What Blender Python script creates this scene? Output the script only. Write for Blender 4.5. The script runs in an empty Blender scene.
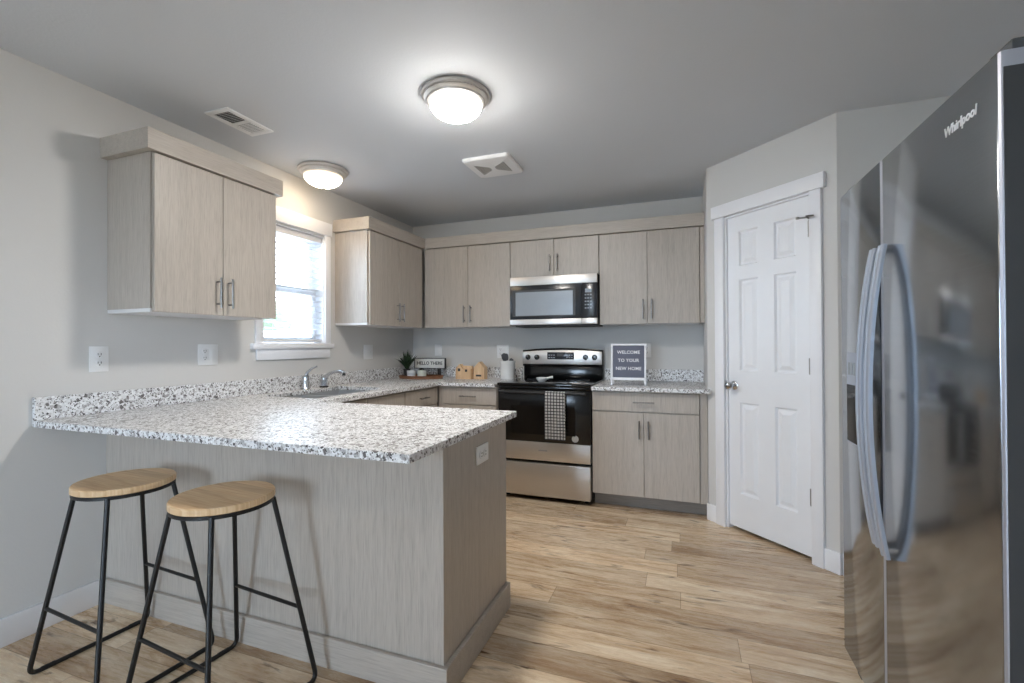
import bpy, bmesh, math, random
from mathutils import Vector, Matrix
random.seed(7)
SC = bpy.context.scene
COL = SC.collection
PI = math.pi

# ------------------------------------------------------------------ camera
cam_d = bpy.data.cameras.new('camera')
cam = bpy.data.objects.new('camera', cam_d)
COL.objects.link(cam)
TH, PIT, ROLL = .35136, .006376, -.004686
fw = Vector((-math.sin(TH)*math.cos(PIT), math.cos(TH)*math.cos(PIT), math.sin(PIT)))
r0 = Vector((math.cos(TH), math.sin(TH), 0)); u0 = r0.cross(fw)
rr = r0*math.cos(ROLL)+u0*math.sin(ROLL); uu = -r0*math.sin(ROLL)+u0*math.cos(ROLL)
M = Matrix((rr, uu, -fw)).transposed().to_4x4(); M.translation = (0, 0, 1.22)
cam.matrix_world = M
cam_d.sensor_fit = 'HORIZONTAL'; cam_d.sensor_width = 36.0
cam_d.lens = 464.7/1024*36.0
cam_d.clip_start = .02
SC.camera = cam

# ------------------------------------------------------------------ world, exposure
w = bpy.data.worlds.new('sky'); SC.world = w; w.use_nodes = True
bg = w.node_tree.nodes['Background']
bg.inputs['Color'].default_value = (.63, .80, 1.0, 1)
bg.inputs['Strength'].default_value = 5.8
SC.view_settings.view_transform = 'Standard'; SC.view_settings.look = 'None'
SC.view_settings.gamma = 1.0; SC.view_settings.use_curve_mapping = False
SC.view_settings.exposure = 2.05
try:
    SC.cycles.use_denoising = True
    SC.cycles.max_bounces = 10; SC.cycles.diffuse_bounces = 6; SC.cycles.glossy_bounces = 5
    SC.cycles.sample_clamp_indirect = 6.0; SC.cycles.caustics_reflective = False; SC.cycles.caustics_refractive = False
except Exception: pass
LAMPS = {'main': ((1.0, .95, .88), 56.0), 'side': ((1.0, .80, .56), 7.0), 'rear': ((1.0, .90, .78), 15.0)}   # colour, strength of each lit bowl

# room dimensions
XL, YB, ZC = -2.609, 4.153, 2.44
XR, YR = 1.42, -4.2
XRET, YDI = .164, 3.507          # pantry return wall, start of the diagonal wall
DL = .862                        # length of the diagonal wall
XD, YD = XRET+DL*.70711, YDI-DL*.70711

def portal(name, loc, rot, sx, sy):
    l = bpy.data.lights.new(name, 'AREA'); l.shape = 'RECTANGLE'; l.size = sx; l.size_y = sy
    o = bpy.data.objects.new(name, l); COL.objects.link(o); o.location = loc; o.rotation_euler = rot
    l.cycles.is_portal = True
portal('daylight_portal', (XL-.25, 2.6, 1.64), (0, -PI/2, 0), .9, .66)
portal('daylight_portal', (XR+.2, -1.8, 1.55), (0, PI/2, 0), 1.1, 1.4)
portal('daylight_portal', (-1.4, YR-.2, 1.15), (PI/2, 0, 0), 1.5, 2.0)

# ------------------------------------------------------------------ materials
def new_mat(name):
    m = bpy.data.materials.new(name); m.use_nodes = True
    nt = m.node_tree; b = nt.nodes['Principled BSDF']
    return m, nt, b
def srgb(*c):
    return tuple((x/12.92 if x <= .04045 else ((x+.055)/1.055)**2.4) for x in [v/255 for v in c])+(1,)
def N(nt, t, **k):
    n = nt.nodes.new(t)
    for a, v in k.items():
        if a in ('operation', 'data_type', 'blend_type', 'feature', 'noise_dimensions', 'distance', 'mode', 'interpolation'): setattr(n, a, v)
        else: n.inputs[a.replace('_', ' ')].default_value = v
    return n
def L(nt, a, b): nt.links.new(a, b)
def math_n(nt, op, a, b=None):
    n = nt.nodes.new('ShaderNodeMath'); n.operation = op
    for i, v in enumerate((a, b)):
        if v is None: continue
        if isinstance(v, (int, float)): n.inputs[i].default_value = v
        else: L(nt, v, n.inputs[i])
    return n.outputs[0]
def ramp(nt, fac, stops, interp='LINEAR'):
    r = nt.nodes.new('ShaderNodeValToRGB'); e = r.color_ramp.elements; r.color_ramp.interpolation = interp
    while len(e) < len(stops): e.new(.5)
    for el, (p, c) in zip(e, stops): el.position = p; el.color = c
    L(nt, fac, r.inputs['Fac']); return r.outputs['Color']
def mixc(nt, fac, a, b, mode='MIX'):
    n = nt.nodes.new('ShaderNodeMix'); n.data_type = 'RGBA'; n.blend_type = mode
    for i, v in ((0, fac), (6, a), (7, b)):
        if isinstance(v, (int, float)): n.inputs[i].default_value = v
        elif isinstance(v, tuple): n.inputs[i].default_value = v
        else: L(nt, v, n.inputs[i])
    return n.outputs[2]
def coords(nt, scale=(1, 1, 1), rand=True, kind='Object'):
    tc = nt.nodes.new('ShaderNodeTexCoord'); mp = nt.nodes.new('ShaderNodeMapping')
    mp.inputs['Scale'].default_value = scale; L(nt, tc.outputs[kind], mp.inputs['Vector'])
    if rand:
        oi = nt.nodes.new('ShaderNodeObjectInfo'); cx = nt.nodes.new('ShaderNodeCombineXYZ')
        for i, k in enumerate((37., 61., 17.)): L(nt, math_n(nt, 'MULTIPLY', oi.outputs['Random'], k), cx.inputs[i])
        L(nt, cx.outputs[0], mp.inputs['Location'])
    return mp.outputs[0]
def bump(nt, b, h, strength=.2, dist=.002):
    n = nt.nodes.new('ShaderNodeBump'); n.inputs['Strength'].default_value = strength; n.inputs['Distance'].default_value = dist
    L(nt, h, n.inputs['Height']); L(nt, n.outputs[0], b.inputs['Normal'])
def plain(name, c, rough=.5, metal=0., coat=0., var=.03):
    m, nt, b = new_mat(name)
    nz = N(nt, 'ShaderNodeTexNoise', Scale=9., Detail=3.); L(nt, coords(nt), nz.inputs['Vector'])
    lo = tuple(max(0, x*(1-var)) for x in c[:3])+(1,); hi = tuple(min(1, x*(1+var)) for x in c[:3])+(1,)
    L(nt, ramp(nt, nz.outputs['Fac'], [(.3, lo), (.7, hi)]), b.inputs['Base Color'])
    b.inputs['Roughness'].default_value = rough; b.inputs['Metallic'].default_value = metal
    b.inputs['Coat Weight'].default_value = coat
    return m
def wall_paint(name, c, tex=.12, rough=.75):
    m, nt, b = new_mat(name)
    v = coords(nt, rand=False)
    nz = N(nt, 'ShaderNodeTexNoise', Scale=90., Detail=4.); L(nt, v, nz.inputs['Vector'])
    nz2 = N(nt, 'ShaderNodeTexNoise', Scale=1.3, Detail=2.); L(nt, v, nz2.inputs['Vector'])
    L(nt, ramp(nt, nz2.outputs['Fac'], [(.3, tuple(x*.98 for x in c[:3])+(1,)), (.7, c)]), b.inputs['Base Color'])
    b.inputs['Roughness'].default_value = rough
    bump(nt, b, nz.outputs['Fac'], tex, .004)
    return m
def laminate(name, axis='Z', tint=1.0):
    m, nt, b = new_mat(name)
    s = {'Z': (1, 1, .045), 'X': (.045, 1, 1), 'Y': (1, .045, 1)}[axis]
    v = coords(nt, s)
    fine = N(nt, 'ShaderNodeTexNoise', Scale=260., Detail=5., Roughness=.6); L(nt, v, fine.inputs['Vector'])
    broad = N(nt, 'ShaderNodeTexNoise', Scale=40., Detail=4., Distortion=.6); L(nt, v, broad.inputs['Vector'])
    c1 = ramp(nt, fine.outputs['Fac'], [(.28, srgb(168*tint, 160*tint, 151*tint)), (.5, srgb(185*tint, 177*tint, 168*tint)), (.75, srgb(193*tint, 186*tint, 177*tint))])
    c2 = ramp(nt, broad.outputs['Fac'], [(.30, (.90, .895, .89, 1)), (.55, (1, 1, 1, 1)), (.8, (1.0, .99, .98, 1))])
    L(nt, mixc(nt, 1.0, c1, c2, 'MULTIPLY'), b.inputs['Base Color'])
    b.inputs['Roughness'].default_value = .42
    bump(nt, b, fine.outputs['Fac'], .08, .001)
    return m
def granite():
    m, nt, b = new_mat('granite')
    v = coords(nt, rand=False)
    def vor(sc, f='F1'):
        sc *= 1.2
        n = N(nt, 'ShaderNodeTexVoronoi', Scale=sc, feature=f); L(nt, v, n.inputs['Vector']); return n
    v1 = vor(105.); v2 = vor(62.); v3 = vor(210.)
    nz = N(nt, 'ShaderNodeTexNoise', Scale=22., Detail=3.); L(nt, v, nz.inputs['Vector'])
    sep = nt.nodes.new('ShaderNodeSeparateColor'); L(nt, v1.outputs['Color'], sep.inputs[0])
    base = ramp(nt, sep.outputs[0], [(0, srgb(226, 227, 229)), (.30, srgb(240, 241, 243)), (.52, srgb(206, 205, 206)), (.70, srgb(232, 233, 235)), (.88, srgb(150, 147, 146)), (.955, srgb(80, 78, 80))], 'CONSTANT')
    sep2 = nt.nodes.new('ShaderNodeSeparateColor'); L(nt, v2.outputs['Color'], sep2.inputs[0])
    f2 = ramp(nt, sep2.outputs[1], [(0, (0, 0, 0, 1)), (.86, (.5, .5, .5, 1)), (.96, (1, 1, 1, 1))], 'CONSTANT')
    c = mixc(nt, f2, base, srgb(108, 104, 104))
    sep3 = nt.nodes.new('ShaderNodeSeparateColor'); L(nt, v3.outputs['Color'], sep3.inputs[0])
    f3 = ramp(nt, sep3.outputs[2], [(0, (0, 0, 0, 1)), (.92, (1, 1, 1, 1))], 'CONSTANT')
    c = mixc(nt, f3, c, srgb(52, 50, 53))
    L(nt, c, b.inputs['Base Color']); b.inputs['Roughness'].default_value = .4
    b.inputs['Specular IOR Level'].default_value = .5
    return m
def floor_mat():
    m, nt, b = new_mat('oak_plank')
    tc = nt.nodes.new('ShaderNodeTexCoord'); sp = nt.nodes.new('ShaderNodeSeparateXYZ'); L(nt, tc.outputs['Object'], sp.inputs[0])
    PW, PL = .152, 1.22
    ry = math_n(nt, 'DIVIDE', sp.outputs['Y'], PW); row = math_n(nt, 'FLOOR', ry); fy = math_n(nt, 'SUBTRACT', ry, row)
    wn = nt.nodes.new('ShaderNodeTexWhiteNoise'); wn.noise_dimensions = '1D'; L(nt, row, wn.inputs['W'])
    rx = math_n(nt, 'ADD', math_n(nt, 'DIVIDE', sp.outputs['X'], PL), math_n(nt, 'MULTIPLY', wn.outputs['Value'], 7.3))
    colm = math_n(nt, 'FLOOR', rx); fx = math_n(nt, 'SUBTRACT', rx, colm)
    cb = nt.nodes.new('ShaderNodeCombineXYZ'); L(nt, row, cb.inputs[0]); L(nt, colm, cb.inputs[1])
    w2 = nt.nodes.new('ShaderNodeTexWhiteNoise'); w2.noise_dimensions = '2D'; L(nt, cb.outputs[0], w2.inputs['Vector'])
    gx = nt.nodes.new('ShaderNodeCombineXYZ')
    L(nt, math_n(nt, 'ADD', math_n(nt, 'MULTIPLY', sp.outputs['X'], 1.0), math_n(nt, 'MULTIPLY', w2.outputs['Value'], 31.)), gx.inputs[0])
    L(nt, math_n(nt, 'ADD', math_n(nt, 'MULTIPLY', sp.outputs['Y'], 7.5), math_n(nt, 'MULTIPLY', w2.outputs['Value'], 57.)), gx.inputs[1])
    g1 = N(nt, 'ShaderNodeTexNoise', Scale=2.0, Detail=8., Roughness=.68, Distortion=.8); L(nt, gx.outputs[0], g1.inputs['Vector'])
    g2 = N(nt, 'ShaderNodeTexNoise', Scale=9., Detail=6., Roughness=.7, Distortion=.3); L(nt, gx.outputs[0], g2.inputs['Vector'])
    c = ramp(nt, g1.outputs['Fac'], [(.24, srgb(128, 98, 72)), (.375, srgb(194, 164, 131)), (.50, srgb(220, 197, 167)), (.65, srgb(238, 222, 198))])
    fine = ramp(nt, g2.outputs['Fac'], [(.30, (.72, .70, .68, 1)), (.50, (1, 1, 1, 1)), (.8, (1.0, 1.0, 1.0, 1))])
    c = mixc(nt, .75, c, fine, 'MULTIPLY')
    tone = ramp(nt, w2.outputs['Value'], [(0, (.64, .60, .57, 1)), (.35, (.87, .85, .83, 1)), (.75, (1.0, 1.0, 1.0, 1)), (1, (1.10, 1.09, 1.07, 1))])
    c = mixc(nt, 1.0, c, tone, 'MULTIPLY')
    # knots
    kv = nt.nodes.new('ShaderNodeCombineXYZ')
    L(nt, math_n(nt, 'MULTIPLY', sp.outputs['X'], 1.7), kv.inputs[0]); L(nt, math_n(nt, 'MULTIPLY', sp.outputs['Y'], 9.0), kv.inputs[1])
    kn = N(nt, 'ShaderNodeTexNoise', Scale=2.0, Detail=5., Distortion=1.2); L(nt, kv.outputs[0], kn.inputs['Vector'])
    kf = ramp(nt, kn.outputs['Fac'], [(.61, (0, 0, 0, 1)), (.72, (.85, .85, .85, 1))])
    c = mixc(nt, kf, c, srgb(92, 66, 46))
    ey = math_n(nt, 'MINIMUM', fy, math_n(nt, 'SUBTRACT', 1., fy)); ex = math_n(nt, 'MULTIPLY', math_n(nt, 'MINIMUM', fx, math_n(nt, 'SUBTRACT', 1., fx)), PL/PW)
    ed = math_n(nt, 'MINIMUM', ex, ey)
    seam = ramp(nt, ed, [(.004, (.55, .50, .45, 1)), (.014, (1, 1, 1, 1))])
    c = mixc(nt, 1.0, c, seam, 'MULTIPLY')
    L(nt, c, b.inputs['Base Color'])
    rg = ramp(nt, g2.outputs['Fac'], [(.3, (.32, .32, .32, 1)), (.7, (.23, .23, .23, 1))]); L(nt, rg, b.inputs['Roughness'])
    bump(nt, b, math_n(nt, 'ADD', math_n(nt, 'MULTIPLY', g2.outputs['Fac'], .3), math_n(nt, 'MINIMUM', math_n(nt, 'MULTIPLY', ed, 30.), 1.)), .12, .002)
    return m
def brushed(name, c, rough=.28, axis='X', metal=1.0):
    m, nt, b = new_mat(name)
    s = {'Z': (1, 1, .02), 'X': (.02, 1, 1), 'Y': (1, .02, 1)}[axis]
    nz = N(nt, 'ShaderNodeTexNoise', Scale=300., Detail=3.); L(nt, coords(nt, s), nz.inputs['Vector'])
    L(nt, ramp(nt, nz.outputs['Fac'], [(.3, tuple(x*.94 for x in c[:3])+(1,)), (.7, c)]), b.inputs['Base Color'])
    rg = ramp(nt, nz.outputs['Fac'], [(.3, (rough*.85,)*3+(1,)), (.7, (rough*1.15,)*3+(1,))]); L(nt, rg, b.inputs['Roughness'])
    b.inputs['Metallic'].default_value = metal
    return m
def seat_wood():
    m, nt, b = new_mat('light_oak')
    tc = nt.nodes.new('ShaderNodeTexCoord'); sp = nt.nodes.new('ShaderNodeSeparateXYZ'); L(nt, tc.outputs['Object'], sp.inputs[0])
    st = math_n(nt, 'FLOOR', math_n(nt, 'DIVIDE', sp.outputs['Y'], .052))
    wn = nt.nodes.new('ShaderNodeTexWhiteNoise'); wn.noise_dimensions = '1D'; L(nt, st, wn.inputs['W'])
    cx = nt.nodes.new('ShaderNodeCombineXYZ')
    L(nt, math_n(nt, 'ADD', math_n(nt, 'MULTIPLY', sp.outputs['X'], 1.2), math_n(nt, 'MULTIPLY', wn.outputs['Value'], 9.)), cx.inputs[0])
    L(nt, math_n(nt, 'MULTIPLY', sp.outputs['Y'], 22.), cx.inputs[1]); L(nt, sp.outputs['Z'], cx.inputs[2])
    g = N(nt, 'ShaderNodeTexNoise', Scale=4., Detail=6., Distortion=.6); L(nt, cx.outputs[0], g.inputs['Vector'])
    c = ramp(nt, g.outputs['Fac'], [(.25, srgb(208, 166, 122)), (.5, srgb(236, 204, 162)), (.75, srgb(248, 224, 188))])
    tone = ramp(nt, wn.outputs['Value'], [(0, (.82, .80, .77, 1)), (1, (1.04, 1.03, 1.02, 1))])
    L(nt, mixc(nt, 1., c, tone, 'MULTIPLY'), b.inputs['Base Color']); b.inputs['Roughness'].default_value = .4
    return m
def house_wood():
    m, nt, b = new_mat('pale_pine')
    g = N(nt, 'ShaderNodeTexNoise', Scale=30., Detail=4.); L(nt, coords(nt, (1, 1, .15)), g.inputs['Vector'])
    L(nt, ramp(nt, g.outputs['Fac'], [(.3, srgb(204, 168, 130)), (.7, srgb(230, 200, 162))]), b.inputs['Base Color']); b.inputs['Roughness'].default_value = .6
    return m
def tray_wood():
    m, nt, b = new_mat('brown_wood')
    g = N(nt, 'ShaderNodeTexNoise', Scale=24., Detail=5.); L(nt, coords(nt, (.2, 1, 1)), g.inputs['Vector'])
    L(nt, ramp(nt, g.outputs['Fac'], [(.3, srgb(88, 56, 36)), (.7, srgb(150, 106, 76))]), b.inputs['Base Color']); b.inputs['Roughness'].default_value = .5
    return m
def check_cloth():
    m, nt, b = new_mat('checked_cloth')
    tc = nt.nodes.new('ShaderNodeTexCoord'); sp = nt.nodes.new('ShaderNodeSeparateXYZ'); L(nt, tc.outputs['UV'], sp.inputs[0])
    def band(o, p, d):
        f = math_n(nt, 'FRACT', math_n(nt, 'DIVIDE', o, p)); return math_n(nt, 'LESS_THAN', f, d)
    a = band(sp.outputs['X'], .0235, .27); c = band(sp.outputs['Y'], .0235, .27)
    hem = math_n(nt, 'LESS_THAN', sp.outputs['Y'], .03)
    s = math_n(nt, 'ADD', a, c)
    colr = ramp(nt, math_n(nt, 'DIVIDE', s, 2.), [(0, srgb(232, 232, 232)), (.34, srgb(70, 70, 76)), (.75, srgb(30, 30, 34))], 'CONSTANT')
    colr = mixc(nt, math_n(nt, 'MULTIPLY', hem, .0), colr, srgb(235, 235, 235))
    L(nt, colr, b.inputs['Base Color']); b.inputs['Roughness'].default_value = .9
    return m
def glass_mat(name='window_glass', tint=(1, 1, 1, 1)):
    m, nt, b = new_mat(name); nt.nodes.remove(b)
    out = nt.nodes['Material Output']
    t = nt.nodes.new('ShaderNodeBsdfTransparent'); t.inputs[0].default_value = tint
    g = nt.nodes.new('ShaderNodeBsdfGlossy'); g.inputs['Roughness'].default_value = .02
    fr = nt.nodes.new('ShaderNodeFresnel'); fr.inputs[0].default_value = 1.3
    mx = nt.nodes.new('ShaderNodeMixShader'); L(nt, fr.outputs[0], mx.inputs[0]); L(nt, t.outputs[0], mx.inputs[1]); L(nt, g.outputs[0], mx.inputs[2]); L(nt, mx.outputs[0], out.inputs[0])
    return m
def lamp_glass(which):
    LAMP_COLOR, LAMP_POWER = LAMPS[which]
    m, nt, b = new_mat('lit_alabaster_glass')
    nz = N(nt, 'ShaderNodeTexNoise', Scale=14., Detail=3., Distortion=1.2); L(nt, coords(nt), nz.inputs['Vector'])
    L(nt, ramp(nt, nz.outputs['Fac'], [(.3, (.9, .84, .76, 1)), (.7, (1, .97, .92, 1))]), b.inputs['Base Color'])
    b.inputs['Emission Color'].default_value = LAMP_COLOR+(1,)
    ge = nt.nodes.new('ShaderNodeNewGeometry'); sp = nt.nodes.new('ShaderNodeSeparateXYZ'); L(nt, ge.outputs['Normal'], sp.inputs[0])   # the bowl glows most under its bulbs
    dn = math_n(nt, 'POWER', math_n(nt, 'MAXIMUM', math_n(nt, 'MULTIPLY', sp.outputs['Z'], -1.), 0.), 2.0)
    L(nt, math_n(nt, 'MULTIPLY', math_n(nt, 'ADD', math_n(nt, 'MULTIPLY', dn, .988), .012), LAMP_POWER), b.inputs['Emission Strength'])
    b.inputs['Roughness'].default_value = .3
    return m
def blind_mat():
    m, nt, b = new_mat('white_blind'); b.inputs['Base Color'].default_value = (.86, .87, .88, 1); b.inputs['Roughness'].default_value = .5
    nz = N(nt, 'ShaderNodeTexNoise', Scale=6., Detail=2.); L(nt, coords(nt), nz.inputs['Vector'])
    L(nt, ramp(nt, nz.outputs['Fac'], [(.3, (.70, .71, .73, 1)), (.7, (.74, .75, .77, 1))]), b.inputs['Base Color'])
    return m
def leaf_mat(name, a, c):
    m, nt, b = new_mat(name)
    nz = N(nt, 'ShaderNodeTexNoise', Scale=25., Detail=3.); L(nt, coords(nt), nz.inputs['Vector'])
    L(nt, ramp(nt, nz.outputs['Fac'], [(.3, a), (.7, c)]), b.inputs['Base Color']); b.inputs['Roughness'].default_value = .55
    return m

MT = {}
MT['wall'] = wall_paint('greige_paint', srgb(211, 210, 208))
MT['ceil'] = wall_paint('ceiling_paint', srgb(211, 215, 221), .2, .8)
MT['trim'] = plain('white_trim_paint', srgb(238, 239, 243), .38, var=.01)
MT['door'] = plain('white_door_paint', srgb(236, 238, 242), .36, var=.01)
MT['floor'] = floor_mat()
MT['lam'] = laminate('greige_laminate'); MT['lamx'] = laminate('greige_laminate_across', 'X'); MT['lamd'] = laminate('greige_laminate_kick_shade', 'X', .78)  # kick copy is darkened: toe-space shade put into its colour
MT['melamine'] = plain('white_melamine', srgb(225, 225, 226), .5)
MT['granite'] = granite()
MT['nickel'] = brushed('brushed_nickel', srgb(150, 148, 146), .3, 'Z')
MT['chrome'] = plain('chrome', srgb(205, 208, 212), .12, 1.)
MT['steel'] = brushed('brushed_steel', srgb(212, 208, 204), .36, 'X', .85)
MT['fridge'] = brushed('dark_stainless', srgb(154, 159, 164), .135, 'Y', .94)
MT['fridge_side'] = plain('dark_grey_enamel', srgb(62, 64, 67), .5)
MT['silver'] = plain('silver_trim', srgb(172, 174, 183), .4, .5)
MT['handle_silver'] = brushed('satin_aluminium', srgb(184, 192, 206), .42, 'Z', .6)
MT['black'] = plain('black_gloss', srgb(12, 12, 13), .16)
MT['blackm'] = plain('black_matte', srgb(22, 22, 24), .5)
MT['blackglass'] = plain('black_glass', srgb(7, 7, 9), .05)
MT['ovenwin'] = plain('oven_window_glass', srgb(15, 14, 14), .1)
MT['mwwin'] = plain('microwave_window', srgb(150, 155, 160), .3, .4)
MT['mwblack'] = plain('charcoal_gloss', srgb(34, 38, 44), .2)
MT['display'] = plain('grey_display', srgb(148, 160, 170), .2)
MT['mark'] = plain('pale_print', srgb(150, 158, 165), .5)
MT['plastic'] = plain('white_plastic', srgb(236, 237, 238), .35, var=.01)
MT['slot'] = plain('dark_slot', srgb(60, 60, 62), .6)
MT['oak'] = seat_wood(); MT['iron'] = plain('black_iron', srgb(12, 12, 13), .4)
MT['rubber'] = plain('black_rubber', srgb(12, 12, 12), .7)
MT['house'] = house_wood(); MT['tray'] = tray_wood()
MT['ceramic'] = plain('white_ceramic', srgb(228, 229, 228), .22); MT['ceramicg'] = plain('pale_green_ceramic', srgb(214, 220, 208), .25)
MT['greyband'] = plain('grey_glaze', srgb(168, 176, 188), .3)
MT['leaf'] = leaf_mat('dark_leaves', srgb(18, 34, 20), srgb(50, 74, 44)); MT['soil'] = plain('dark_soil', srgb(40, 32, 26), .9, var=.3)
MT['darkpot'] = plain('charcoal_pot', srgb(38, 38, 40), .5)
MT['signface'] = plain('white_sign_face', srgb(232, 231, 226), .6); MT['signframe'] = plain('dark_sign_frame', srgb(44, 40, 38), .6)
MT['ink'] = plain('black_lettering', srgb(40, 40, 42), .6)
MT['felt'] = plain('grey_felt', srgb(108, 112, 128), .95); MT['letter'] = plain('white_letters', srgb(232, 234, 238), .5)
MT['check'] = check_cloth(); MT['utensil'] = plain('charcoal_silicone', srgb(62, 64, 70), .55)
MT['glass'] = glass_mat(); MT['blind'] = blind_mat()
MT['lampmetal'] = plain('satin_nickel', srgb(206, 202, 198), .4, .35)
MT['mesh'] = plain('vent_recess', srgb(84, 84, 84), .8)
MT['ground'] = plain('pale_gravel', srgb(176, 174, 168), .9, var=.15)
MT['vinyl'] = plain('white_vinyl', srgb(236, 238, 240), .4)
MT['bush'] = leaf_mat('bush_leaves', srgb(40, 58, 36), srgb(82, 104, 66)); MT['bark'] = plain('bark', srgb(92, 76, 62), .9, var=.2)
MT['stainless_sink'] = brushed('sink_steel', srgb(200, 202, 204), .45, 'Y', .7)
MT['sticker'] = plain('grey_sticker', srgb(176, 178, 180), .4)

# ------------------------------------------------------------------ mesh helpers
class MB:
    def __init__(s): s.bm = bmesh.new()
    def box(s, x0, x1, y0, y1, z0, z1, bev=0., seg=2):
        x0, x1 = min(x0, x1), max(x0, x1); y0, y1 = min(y0, y1), max(y0, y1); z0, z1 = min(z0, z1), max(z0, z1)
        t = bmesh.new()
        v = [t.verts.new((x, y, z)) for z in (z0, z1) for y in (y0, y1) for x in (x0, x1)]
        for f in ((0, 2, 3, 1), (4, 5, 7, 6), (0, 1, 5, 4), (2, 6, 7, 3), (0, 4, 6, 2), (1, 3, 7, 5)): t.faces.new([v[i] for i in f])
        if bev > 0: bmesh.ops.bevel(t, geom=t.edges[:], offset=bev, segments=seg, profile=.5, affect='EDGES')
        return s._merge(t)
    def _merge(s, t, mat=None):
        if mat is not None: bmesh.ops.transform(t, matrix=mat, verts=t.verts[:])
        me = bpy.data.meshes.new('t'); t.to_mesh(me); t.free(); s.bm.from_mesh(me); bpy.data.meshes.remove(me); return s
    def prism(s, poly, a0, a1, axis='y', bev=0.):
        """poly: list of 2-D points; extruded along axis. axis y: points are (x,z); x: (y,z); z: (x,y)"""
        t = bmesh.new()
        def P(p, a): return {'y': (p[0], a, p[1]), 'x': (a, p[0], p[1]), 'z': (p[0], p[1], a)}[axis]
        A = [t.verts.new(P(p, a0)) for p in poly]; B = [t.verts.new(P(p, a1)) for p in poly]
        n = len(poly); t.faces.new(A); t.faces.new(B[::-1])
        for i in range(n): t.faces.new([A[i], B[i], B[(i+1) % n], A[(i+1) % n]])
        bmesh.ops.recalc_face_normals(t, faces=t.faces[:])
        if bev > 0: bmesh.ops.bevel(t, geom=t.edges[:], offset=bev, segments=2, profile=.5, affect='EDGES')
        return s._merge(t)
    def lathe(s, prof, c=(0, 0, 0), n=40, axis='z', close=True):
        """prof: list of (r, h)"""
        t = bmesh.new(); rings = []
        for r, h in prof:
            if r < 1e-6: rings.append([t.verts.new((0, 0, h))])
            else: rings.append([t.verts.new((r*math.cos(2*PI*i/n), r*math.sin(2*PI*i/n), h)) for i in range(n)])
        for a, b in zip(rings, rings[1:]):
            for i in range(n):
                j = (i+1) % n
                if len(a) == 1 and len(b) == 1: break
                if len(a) == 1: t.faces.new([a[0], b[i], b[j]])
                elif len(b) == 1: t.faces.new([a[i], a[j], b[0]])
                else: t.faces.new([a[i], a[j], b[j], b[i]])
        if close:
            for r_ in (rings[0], rings[-1]):
                if len(r_) > 1: t.faces.new(r_)
        bmesh.ops.recalc_face_normals(t, faces=t.faces[:])
        R = {'z': Matrix(), 'y': Matrix.Rotation(PI/2, 4, 'X'), 'x': Matrix.Rotation(PI/2, 4, 'Y')}[axis]
        return s._merge(t, Matrix.Translation(c) @ R)
    def tube(s, pts, r, n=12, cap=True, flat=None):
        """swept round bar; r number or list; flat=(a,b) gives an oval section"""
        t = bmesh.new(); pts = [Vector(p) for p in pts]; m = len(pts)
        tan = [(pts[min(i+1, m-1)]-pts[max(i-1, 0)]).normalized() for i in range(m)]
        ref = Vector((0, 0, 1)) if abs(tan[0].z) < .9 else Vector((0, 1, 0))
        u = tan[0].cross(ref).normalized(); rings = []
        for i in range(m):
            u = (u-tan[i]*u.dot(tan[i])).normalized(); v = tan[i].cross(u)
            ri = r[i] if isinstance(r, (list, tuple)) else r
            rings.append([t.verts.new(pts[i]+(u*math.cos(2*PI*k/n)+v*math.sin(2*PI*k/n))*ri) for k in range(n)])
        for a, b in zip(rings, rings[1:]):
            for k in range(n): t.faces.new([a[k], a[(k+1) % n], b[(k+1) % n], b[k]])
        if cap: t.faces.new(rings[0]); t.faces.new(rings[-1])
        bmesh.ops.recalc_face_normals(t, faces=t.faces[:])
        return s._merge(t)
    def quad(s, a, b, c, d):
        s.bm.faces.new([s.bm.verts.new(p) for p in (a, b, c, d)]); return s
    def xf(s, mat):
        bmesh.ops.transform(s.bm, matrix=mat, verts=s.bm.verts[:]); return s
    def build(s, name, mat, parent=None, smooth=True, label=None, world=True):
        me = bpy.data.meshes.new(name)
        if parent is not None and world:
            p = parent; off = Vector((0, 0, 0)); mats = Matrix()
            chain = []
            while p is not None: chain.append(p); p = p.parent
            for q in reversed(chain): mats = mats @ q.matrix_basis
            bmesh.ops.transform(s.bm, matrix=mats.inverted(), verts=s.bm.verts[:])
        s.bm.normal_update(); s.bm.to_mesh(me); s.bm.free(); s.bm = None
        me.materials.append(mat)
        o = bpy.data.objects.new(name, me); COL.objects.link(o)
        if parent is not None: o.parent = parent
        if smooth:
            for p in me.polygons: p.use_smooth = True
            try: me.set_sharp_from_angle(angle=math.radians(32))
            except Exception: pass
        if label: o['label'] = label
        return o
def empty(name, loc=(0, 0, 0), rz=0., label=None, cat=None, group=None, kind=None):
    o = bpy.data.objects.new(name, None); COL.objects.link(o); o.location = loc; o.rotation_euler = (0, 0, rz); o.empty_display_size = .05
    tag(o, label, cat, group, kind); return o
def tag(o, label=None, cat=None, group=None, kind=None):
    for k, v in (('label', label), ('category', cat), ('group', group), ('kind', kind)):
        if v: o[k] = v
    return o
def copy_tree(o, parent=None):
    c = o.copy(); COL.objects.link(c)
    if parent is not None: c.parent = parent
    for ch in [x for x in bpy.data.objects if x.parent == o]: copy_tree(ch, c)
    return c
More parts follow.
